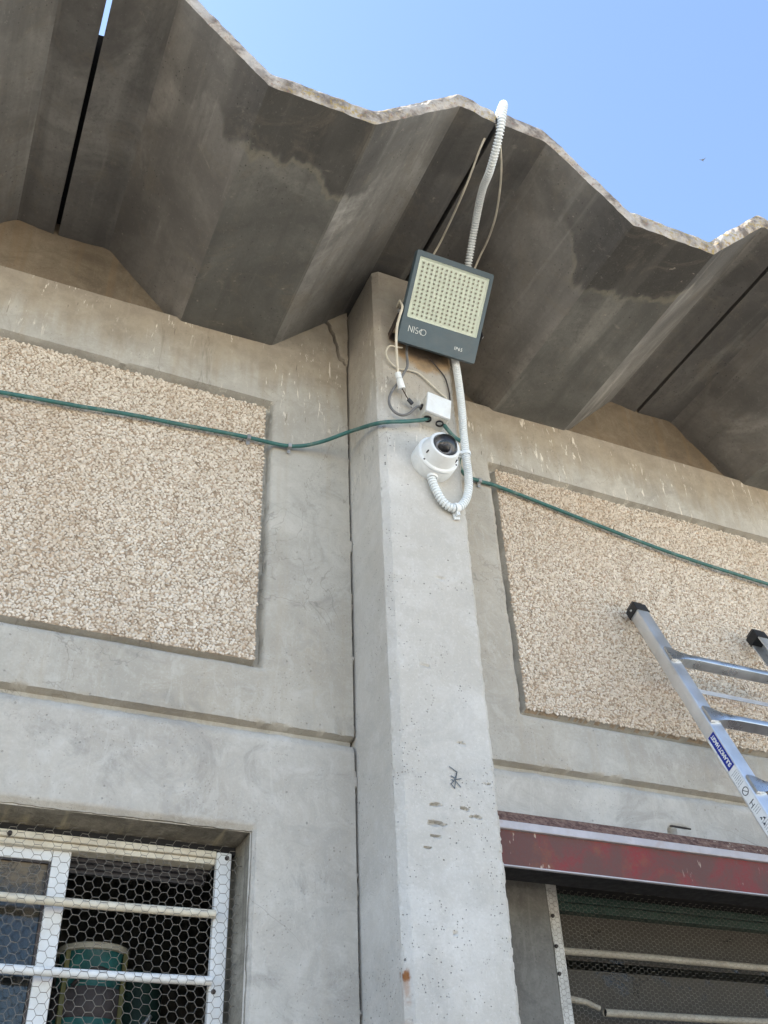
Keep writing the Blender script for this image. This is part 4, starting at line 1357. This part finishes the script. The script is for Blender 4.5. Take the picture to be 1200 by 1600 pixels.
# half-round conduit entry in the base wall
e_ = MB()
e_.lathe([(0.0125, -0.012), (0.0165, -0.012), (0.0165, 0.004), (0.0150, 0.006), (0.0125, 0.006)], axis=(-0.12, 0.0, -1), org=(-0.010, -0.018, -0.066), seg=24)
e_.build("conduit_entry", M_WHITE, dc, smooth=40)

# ================================================================== JUNCTION BOX
jb = thing("junction_box", "small white square junction box screwed to the pillar above the dome camera", "junction box", (1.140, PYF, 3.676), (0, math.radians(8), 0))
MB().box((-0.0400, -0.052, -0.0400), (0.0400, 0.004, 0.0400)).build("box_body", simple("aged_white_box", (0.60, 0.59, 0.54), 0.5, var=0.06, dirt=(0.4, 0.35, 0.27), dirt_amt=0.5), jb, smooth=30, bevel=0.003)
MB().box((-0.0405, -0.062, -0.0405), (0.0405, -0.0525, 0.0405)).build("lid", M_WHITE, jb, smooth=30, bevel=0.002)
for (px, py) in ((-0.021, -0.030), (0.020, -0.030)):
    MB().lathe([(0.0075, -0.001), (0.0125, 0.0), (0.0125, 0.004), (0.0095, 0.0045), (0.0080, 0.001)], axis=(0, 0, -1), org=(px, py, -0.0402), seg=20).build("grommet", M_BLACK, jb, smooth=40)
MB().lathe([(0.004, 0.0), (0.0105, 0.0), (0.0105, 0.003), (0.008, 0.005), (0.004, 0.002)], axis=(-1, 0, 0), org=(-0.0402, -0.024, 0.006), seg=20).build("grommet", M_BLACK, jb, smooth=40)

# ================================================================== CABLES
def cable(name, label, cat, pts, r, mat, seg=8, sides=10, group=None, wob=0.0):
    P = crom(pts, seg)
    if wob:
        P = [p + Vector((0, 0, wob * math.sin(i * 0.55) * random.uniform(0.4, 1))) for i, p in enumerate(P)]
    o = MB().tube(P, r, sides).build(name, mat, None, smooth=60)
    return tag(o, label, cat, group)


tl = [(-1.98, -0.016, 3.435), (-1.3, -0.016, 3.462), (-0.6, -0.015, 3.492), (-0.175, -0.0145, 3.527), (-0.078, -0.0145, 3.5395), (0.091, -0.0145, 3.556), (0.269, -0.0145, 3.576), (0.456, -0.0145, 3.591), (0.629, -0.0145, 3.605),
      (0.759, -0.0145, 3.612), (0.849, -0.042, 3.635), (0.923, -0.12, 3.641), (0.967, -0.238, 3.589), (1.056, -0.250, 3.615), (1.100, -0.256, 3.631), (1.124, -0.257, 3.648)]
cl = cable("power_cable", "teal cable sagging across left pebble panel into the junction box", "cable", tl, 0.0062, M_TEAL, group="teal power cables", wob=0.0006)
tr_ = [(1.164, -0.257, 3.640), (1.172, -0.256, 3.630), (1.188, -0.248, 3.622), (1.215, -0.238, 3.611), (1.244, -0.232, 3.604), (1.258, -0.205, 3.603), (1.290, -0.12, 3.622), (1.36, -0.04, 3.657), (1.425, -0.0145, 3.673), (1.478, -0.0145, 3.671), (1.551, -0.0145, 3.662), (1.797, -0.0145, 3.625),
       (2.053, -0.0145, 3.586), (2.322, -0.0145, 3.557), (2.607, -0.0145, 3.539), (2.90, -0.0145, 3.527), (3.4, -0.0145, 3.50), (3.84, -0.016, 3.48)]
cr = cable("power_cable", "teal cable leaving the junction box and crossing right pebble panel", "cable", tr_, 0.0062, M_TEAL, group="teal power cables", wob=0.0006)
for par, (x, z) in ((cl, (0.629, 3.605)), (cl, (0.759, 3.612)), (cr, (1.426, 3.673))):
    k = MB()
    k.box((-0.0055, -0.0155, -0.0080), (0.0055, -0.0145, 0.0075)); k.box((-0.0055, -0.0145, 0.0065), (0.0055, 0.012, 0.0078)); k.box((-0.0055, -0.0145, -0.0235), (0.0055, -0.0060, -0.0078)) if False else None
    k.box((-0.0055, -0.0035, -0.0235), (0.0055, -0.0022, -0.0070)); k.box((-0.0055, -0.0150, -0.0080), (0.0055, -0.0022, -0.0068))
    k.lathe([(0.0, 0.0022), (0.0022, 0.002), (0.003, 0.0), (0.003, -0.012)], org=(0.0, -0.0036, -0.0160), seg=10)
    o = k.build("cable_clip", M_CLIP, par, bevel=0.0005)
    o.location = (x, -0.006, z)

# corrugated conduit: from the dome camera, round the loop, up behind the floodlight to the roof edge
YC = PYF - 0.0165
lo_ = [(1.111, -0.247, 3.445), (1.1145, -0.2465, 3.432), (1.121, YC, 3.402), (1.131, YC, 3.372), (1.146, YC, 3.343), (1.168, YC, 3.326), (1.190, YC, 3.327), (1.212, YC, 3.346), (1.232, YC, 3.385),
       (1.243, YC, 3.450), (1.243, YC, 3.543), (1.2435, YC, 3.64), (1.247, YC, 3.74), (1.2465, YC, 3.85), (1.243, YC, 3.955), (1.240, -0.250, 4.02), (1.236, -0.30, 4.09), (1.226, -0.375, 4.155), (1.213, -0.44, 4.203),
       (1.188, -0.545, 4.262), (1.150, -0.665, 4.268), (1.125, -0.755, 4.238), (1.104, -0.855, 4.262), (1.099, -0.898, 4.318), (1.107, -0.900, 4.362), (1.118, -0.876, 4.394), (1.134, -0.80, 4.402), (1.2, -0.4, 4.402), (1.25, 0.3, 4.402)]
P = resample(crom(lo_, 14), 0.0015)
PIT = 0.0072
sc = []
acc = 0
for i, p in enumerate(P):
    acc += 0.0015 / (0.0090 if (p.z > 4.0 or p.z < 3.42) else 0.0076)
    sc.append(1.0 if (acc % 1.0) < 0.56 else 0.70)
cond = MB().tube(P, 0.0128, 14, scales=sc).build("corrugated_conduit", M_COND, None, smooth=25)
tag(cond, "white corrugated conduit looping under the dome camera and up over the roof edge", "conduit")
for (c, d, foot) in (((1.243, YC, 3.548), Vector((0, 0, 1)), (-1, 0)), ((1.190, YC, 3.327), Vector((0.75, 0, 0.25)).normalized(), (0.2, -1))):
    k = MB()
    k.lathe([(0.0132, -0.006), (0.0158, -0.006), (0.0158, 0.006), (0.0132, 0.006)], axis=d, org=c, seg=24)
    f = Vector((foot[0], 0, foot[1])).normalized()
    cc = Vector(c)
    sd = Vector((f.z, 0, -f.x))
    for off in (-0.0045, 0.0045):
        k.sweep([cc + f * 0.012 + sd * off * 0.6, cc + f * 0.026 + sd * off * 0.6], [(-0.002, -0.005), (0.002, -0.005), (0.002, 0.005), (-0.002, 0.005)], up=(0, -1, 0))
    k.sweep([cc + f * 0.013 + Vector((0, 0.011, 0)), cc + f * 0.032 + Vector((0, 0.011, 0))], [(-0.009, -0.003), (0.009, -0.003), (0.009, 0.003), (-0.009, 0.003)], up=(0, -1, 0))
    k.build("conduit_clip", M_WHITE, cond, smooth=40)

cable("thin_cord", "thin cream cord hanging left of the conduit from roof slot to floodlight", "cord",
      [(1.096, -0.83, 4.345), (1.080, -0.80, 4.289), (1.078, -0.775, 4.272), (1.083, -0.70, 4.248), (1.092, -0.62, 4.244), (1.112, -0.50, 4.268), (1.115, -0.42, 4.262), (1.08, -0.32, 4.18), (1.03, -0.275, 4.09), (1.008, -0.33, 4.048)], 0.0034, M_CORD)
cable("thin_cord", "thin cream cord bowed right of the conduit above the floodlight", "cord",
      [(1.104, -0.85, 4.330), (1.122, -0.83, 4.282), (1.160, -0.77, 4.272), (1.200, -0.69, 4.270), (1.240, -0.59, 4.275), (1.262, -0.50, 4.28), (1.262, -0.44, 4.262), (1.23, -0.36, 4.15), (1.19, -0.29, 4.05)], 0.0034, M_CORD)
wc = cable("plug_cord", "cream cord dropping past the floodlight's left edge to a small connector", "cord",
           [(1.008, -0.332, 4.048), (1.008, -0.345, 4.005), (0.998, -0.342, 3.960), (0.990, -0.335, 3.915), (0.994, -0.315, 3.868), (1.006, -0.29, 3.83), (1.018, -0.268, 3.786)], 0.0042, M_CORD)
MB().tube([(1.0175, -0.267, 3.789), (1.0235, -0.262, 3.770)], 0.0095, 16).build("connector", M_WHITE, wc, smooth=40, bevel=0.001)
MB().tube([(1.0237, -0.2618, 3.7695), (1.036, -0.252, 3.741)], 0.0115, 16, scales=[0.9, 1.0]).build("connector", M_WHITE, wc, smooth=40, bevel=0.001)
MB().tube(crom([(1.038, -0.251, 3.742), (1.047, -0.250, 3.725), (1.058, -0.249, 3.703)], 4), 0.0020, 6).build("bare_wire", simple("brown_wire", (0.09, 0.06, 0.04), 0.6), wc, smooth=60)
MB().tube([(1.056, -0.250, 3.706), (1.070, -0.249, 3.692)], 0.0062, 10).build("terminal", M_INK, wc, smooth=40, bevel=0.001)
cable("loop_cord", "thin cream cord looping out on the pillar to the junction box top", "cord",
      [(1.05, -0.245, 3.935), (1.028, -0.25, 3.924), (1.004, -0.247, 3.922), (0.994, -0.240, 3.893), (1.008, -0.236, 3.863), (1.036, -0.2345, 3.846), (1.077, -0.234, 3.853), (1.111, -0.234, 3.850), (1.147, -0.234, 3.820), (1.183, -0.234, 3.788), (1.202, -0.234, 3.770), (1.196, -0.234, 3.728)], 0.0030, M_CORD)
cable("lamp_cord", "dark grey cord curling from under the floodlight into the junction box side", "cord",
      [(1.075, -0.236, 3.975), (1.068, -0.240, 3.925), (1.064, -0.248, 3.880), (1.059, -0.255, 3.845), (1.047, -0.255, 3.814), (1.028, -0.245, 3.771), (1.004, -0.241, 3.723), (0.995, -0.241, 3.678), (1.007, -0.245, 3.643), (1.031, -0.250, 3.631), (1.054, -0.253, 3.643), (1.070, -0.254, 3.664), (1.084, -0.252, 3.682), (1.104, -0.252, 3.688)], 0.0042, M_GREY)
cable("rusty_wire", "short rusty wire bent down the pillar behind the conduit", "wire",
      [(1.150, -0.236, 3.935), (1.178, -0.234, 3.905), (1.205, -0.232, 3.868), (1.214, -0.232, 3.81), (1.215, -0.231, 3.77)], 0.0022, M_FLOODK)

# ================================================================== LADDER
lt = Vector((0, -0.3660, -0.9306))              # down along the rails
ln_ = Vector((0, -0.9306, 0.3660))              # out from the ladder plane, towards the yard
A0 = Vector((1.919, -0.022, 3.266))
RD, RW, TH = 0.042, 0.044, 0.0035               # rail depth, flange width, metal thickness
LTOT = (A0.z) / 0.9306
lad = thing("ladder", "aluminium ladder with black end caps leaning on the right pebble panel", "ladder", (A0.x, A0.y + lt.y * LTOT, 0.0))
lo = Vector(lad.location)


def lpt(x, d, t):
    """x across, d out of the plane, t down the rail, in the ladder's own frame"""
    return Vector((A0.x + x, A0.y, A0.z)) + ln_ * d + lt * t - lo


def rail(x, side):
    # rounded C channel: web outside, flanges reaching inwards
    w, h, th = RW, RD, TH
    prof = [(0, 0.004), (0.0012, 0.0012), (0.004, 0), (w, 0), (w, th), (th, th), (th, h - th), (w, h - th), (w, h), (0.004, h), (0.0012, h - 0.0012), (0, h - 0.004)]
    V, F = [], []
    ts = [0.02, LTOT - 0.02]
    for t in ts:
        for a, d in prof:
            V.append(lpt(x + a * side, d, t))
    n = len(prof)
    for j in range(n):
        j2 = (j + 1) % n
        F.append((j, j2, n + j2, n + j) if side < 0 else (j2, j, n + j, n + j2))
    mb = MB().add(V, F)
    r_ = mb.build("rail", M_ALU, lad, smooth=50)
    for t0, t1, nm in ((-0.006, 0.040, "end_cap"), (LTOT - 0.05, LTOT, "foot")):
        c = MB()
        V = []
        for t, g_ in ((t0, -0.004), (t0 + 0.012, 0.003), (t1 - 0.004, 0.003), (t1, 0.002)):
            for a, d in ((-g_, -g_), (w + g_, -g_), (w + g_, h + g_), (-g_, h + g_)):
                V.append(lpt(x + a * side, d, t))
        F = [(0, 1, 2, 3)] + [(k * 4 + j, k * 4 + (j + 1) % 4, k * 4 + 4 + (j + 1) % 4, k * 4 + 4 + j) for k in range(3) for j in range(4)] + [(12, 15, 14, 13)]
        if side > 0: F = [f[::-1] for f in F]
        c.add(V, F)
        cc = c.build(nm, M_RUB, r_, smooth=30, bevel=0.002)
        if nm == "end_cap":
            MB().lathe([(0.0, 0.003), (0.003, 0.0025), (0.0042, 0.0), (0.0042, -0.004)], axis=(-side, 0, 0), org=lpt(x - 0.0035 * side, h * 0.5, 0.022), seg=12).build("rivet", M_CLIP, r_, smooth=40)
    return r_


XR2 = 0.535
rl = rail(0.0, 1)
rr = rail(XR2, -1)
# rungs: flattened, flared ends crimped onto the front of the rails
NR = 12
T0, DT = 0.262, 0.2613
rung_me = None
for k in range(NR):
    t = T0 + DT * k
    if rung_me is None:
        V, F = [], []
        prof = [(-0.5, 0.38), (-0.42, 0.5), (0.42, 0.5), (0.5, 0.36), (0.5, -0.36), (0.44, -0.5), (-0.44, -0.5), (-0.5, -0.4)]
        xs_ = [(0.004, 0.058, 0.008, 0.0035), (0.020, 0.056, 0.009, 0.003), (0.034, 0.050, 0.014, 0.001), (0.052, 0.036, 0.026, -0.005), (0.078, 0.024, 0.036, -0.010), (0.115, 0.021, 0.038, -0.010)]
        full = xs_ + [(XR2 - a, b, c, d) for a, b, c, d in xs_[::-1]]
        n = len(prof)
        for (x, ht, dp, off) in full:
            for (pu, pvv) in prof:
                # pu: depth, outwards positive; pvv: up the rail
                V.append(Vector((x, 0, 0)) + ln_ * (pu * dp + off) - lt * (pvv * ht))
        for i in range(len(full) - 1):
            for j in range(n):
                j2 = (j + 1) % n
                F.append((i * n + j, (i + 1) * n + j, (i + 1) * n + j2, i * n + j2))
        F.append(tuple(range(n))); F.append(tuple((len(full) - 1) * n + j for j in range(n - 1, -1, -1)))
        o = MB().add(V, F).build("rung", M_RUNG, lad, smooth=40)
        rung_me = o.data
    else:
        o = link("rung", rung_me, None, lad)
    o.location = lpt(0.0, RD + 0.002, t)
# thin brace bar across the back of the rails
bb = MB()
V = [lpt(x, d, t) for x in (0.004, XR2 - 0.004) for d, t in ((-0.004, 0.345), (-0.0005, 0.345), (-0.0005, 0.363), (-0.004, 0.363))]
bb.add(V, [(0, 1, 5, 4), (1, 2, 6, 5), (2, 3, 7, 6), (3, 0, 4, 7), (0, 3, 2, 1), (4, 5, 6, 7)])
bb.build("brace_bar", M_ALU, lad, bevel=0.001)

# stickers on the outer face of the left rail
def on_rail(u, v, h):
    """u: down the rail from the top, v: across from back to front"""
    return lpt(-0.0006 - h, v, u)


def patch(name, u0, u1, v0, v1, mat, parent, lift=0.0, wavy=0):
    m_ = MB()
    n = 10
    V, F = [], []
    for i in range(n + 1):
        u = u0 + (u1 - u0) * i / n
        e = wavy * random.uniform(-1, 1) if 0 < i < n else 0
        V += [on_rail(u, v0 + e, lift), on_rail(u, v1, lift), on_rail(u, v1, lift + 0.0003), on_rail(u, v0 + e, lift + 0.0003)]
    for i in range(n):
        a, b = i * 4, (i + 1) * 4
        F += [(a + 3, a + 2, b + 2, b + 3), (a, a + 3, b + 3, b), (a + 1, b + 1, b + 2, a + 2)]
    m_.add(V, F)
    return m_.build(name, mat, parent)


st = patch("blue_sticker", 0.585, 0.708, 0.0105, 0.037, M_BLUE, lad)
patch("sticker_edge", 0.592, 0.640, 0.0050, 0.0104, M_STICK, lad, 0, 0.0008)
patch("sticker_edge", 0.646, 0.704, 0.0050, 0.0104, M_STICK, lad, 0, 0.0008)
ws_ = patch("white_sticker", 0.709, 1.25, 0.0060, 0.0370, M_STICK, lad, 0.0, 0.0012)
tm = text_mesh("sticker_lettering", "SULAMOT HAGIT", 0.0172, 0.0002, 0.0005, 0.92)
xs_ = [v.co.x for v in tm.vertices]
wid = max(xs_) - min(xs_)
o = link("sticker_lettering", tm, M_STICK, lad)
tu = -lt                       # reading direction runs up the rail
nn = Vector((-1, 0, 0))
uu = nn.cross(tu)
Mx = Matrix.Identity(4)
sx = 0.112 / wid
for i in range(3):
    Mx[i][0] = tu[i] * sx; Mx[i][1] = uu[i]; Mx[i][2] = nn[i]
orig = on_rail(0.702, 0.0310, 0.0006)
for i in range(3): Mx[i][3] = orig[i]
o.matrix_local = Mx
# small print on the white sticker: illegible lines, the barred circle and bold strokes
pk, pg = MB(), MB()
rng = random.Random(3)


def circ(u, v, r, n=20):
    return [(u + r * math.cos(2 * math.pi * k / n), v + r * math.sin(2 * math.pi * k / n)) for k in range(n + 1)]


stroke(pk, circ(0.788, 0.0225, 0.0108), 0.0020, lambda u, v, h: on_rail(u, v, h + 0.0004))
stroke(pk, [(0.780, 0.0165), (0.796, 0.0285)], 0.0018, lambda u, v, h: on_rail(u, v, h + 0.0004))
R3 = lambda u, v, h: on_rail(u, v, h + 0.0004)
for u0, u1, k in ((0.724, 0.770, 7), (0.842, 0.864, 3), (0.885, 1.00, 16), (1.01, 1.24, 26)):
    for i in range(k):
        u = u0 + (u1 - u0) * i / k
        v0 = 0.010 + rng.uniform(0, 0.004)
        while v0 < 0.034:
            v1 = min(0.0345, v0 + rng.uniform(0.004, 0.012))
            stroke(pg, [(u, v0), (u, v1)], 0.0013, R3)
            v0 = v1 + rng.uniform(0.001, 0.003)
stroke(pk, [(0.822, 0.012), (0.822, 0.030)], 0.0022, R3); stroke(pk, [(0.834, 0.010), (0.834, 0.025)], 0.0022, R3); stroke(pk, [(0.822, 0.021), (0.834, 0.018)], 0.0018, R3)
for u, v in ((0.872, 0.018), (0.878, 0.0265), (0.889, 0.017)):
    stroke(pk, [(u, v), (u + 0.004, v + 0.004), (u + 0.006, v)], 0.0028, R3)
pk.build("sticker_print", M_INK, lad)["kind"] = "stuff"
pg.build("sticker_small_print", M_INKG, lad)["kind"] = "stuff"

# ================================================================== BIRD far off in the sky
bird = thing("bird", "tiny dark bird flying high in the blue sky", "bird", (31.3, 20.0, 50.8), (0.2, 0.1, 0.7))
MB().lathe([(0.0, -0.10), (0.02, -0.06), (0.028, 0.0), (0.022, 0.06), (0.0, 0.10)], axis=(1, 0, 0), seg=10).build("bird_body", M_INK, bird, smooth=60)
for s in (-1, 1):
    MB().add([(0.03, 0.015 * s, 0.01), (-0.04, 0.015 * s, 0.01), (-0.05, 0.12 * s, 0.045), (-0.09, 0.2 * s, 0.03), (0.0, 0.11 * s, 0.05), (0.0, 0.06 * s, 0.0)],
             [(0, 1, 2, 4), (4, 2, 3), (0, 5, 1), (5, 2, 1)]).build("wing", M_INK, bird)

# render settings that belong to the look
try:
    SC.cycles.max_bounces = 8
    SC.cycles.diffuse_bounces = 5
    SC.cycles.transparent_max_bounces = 12
    SC.cycles.use_denoising = True
except Exception:
    pass
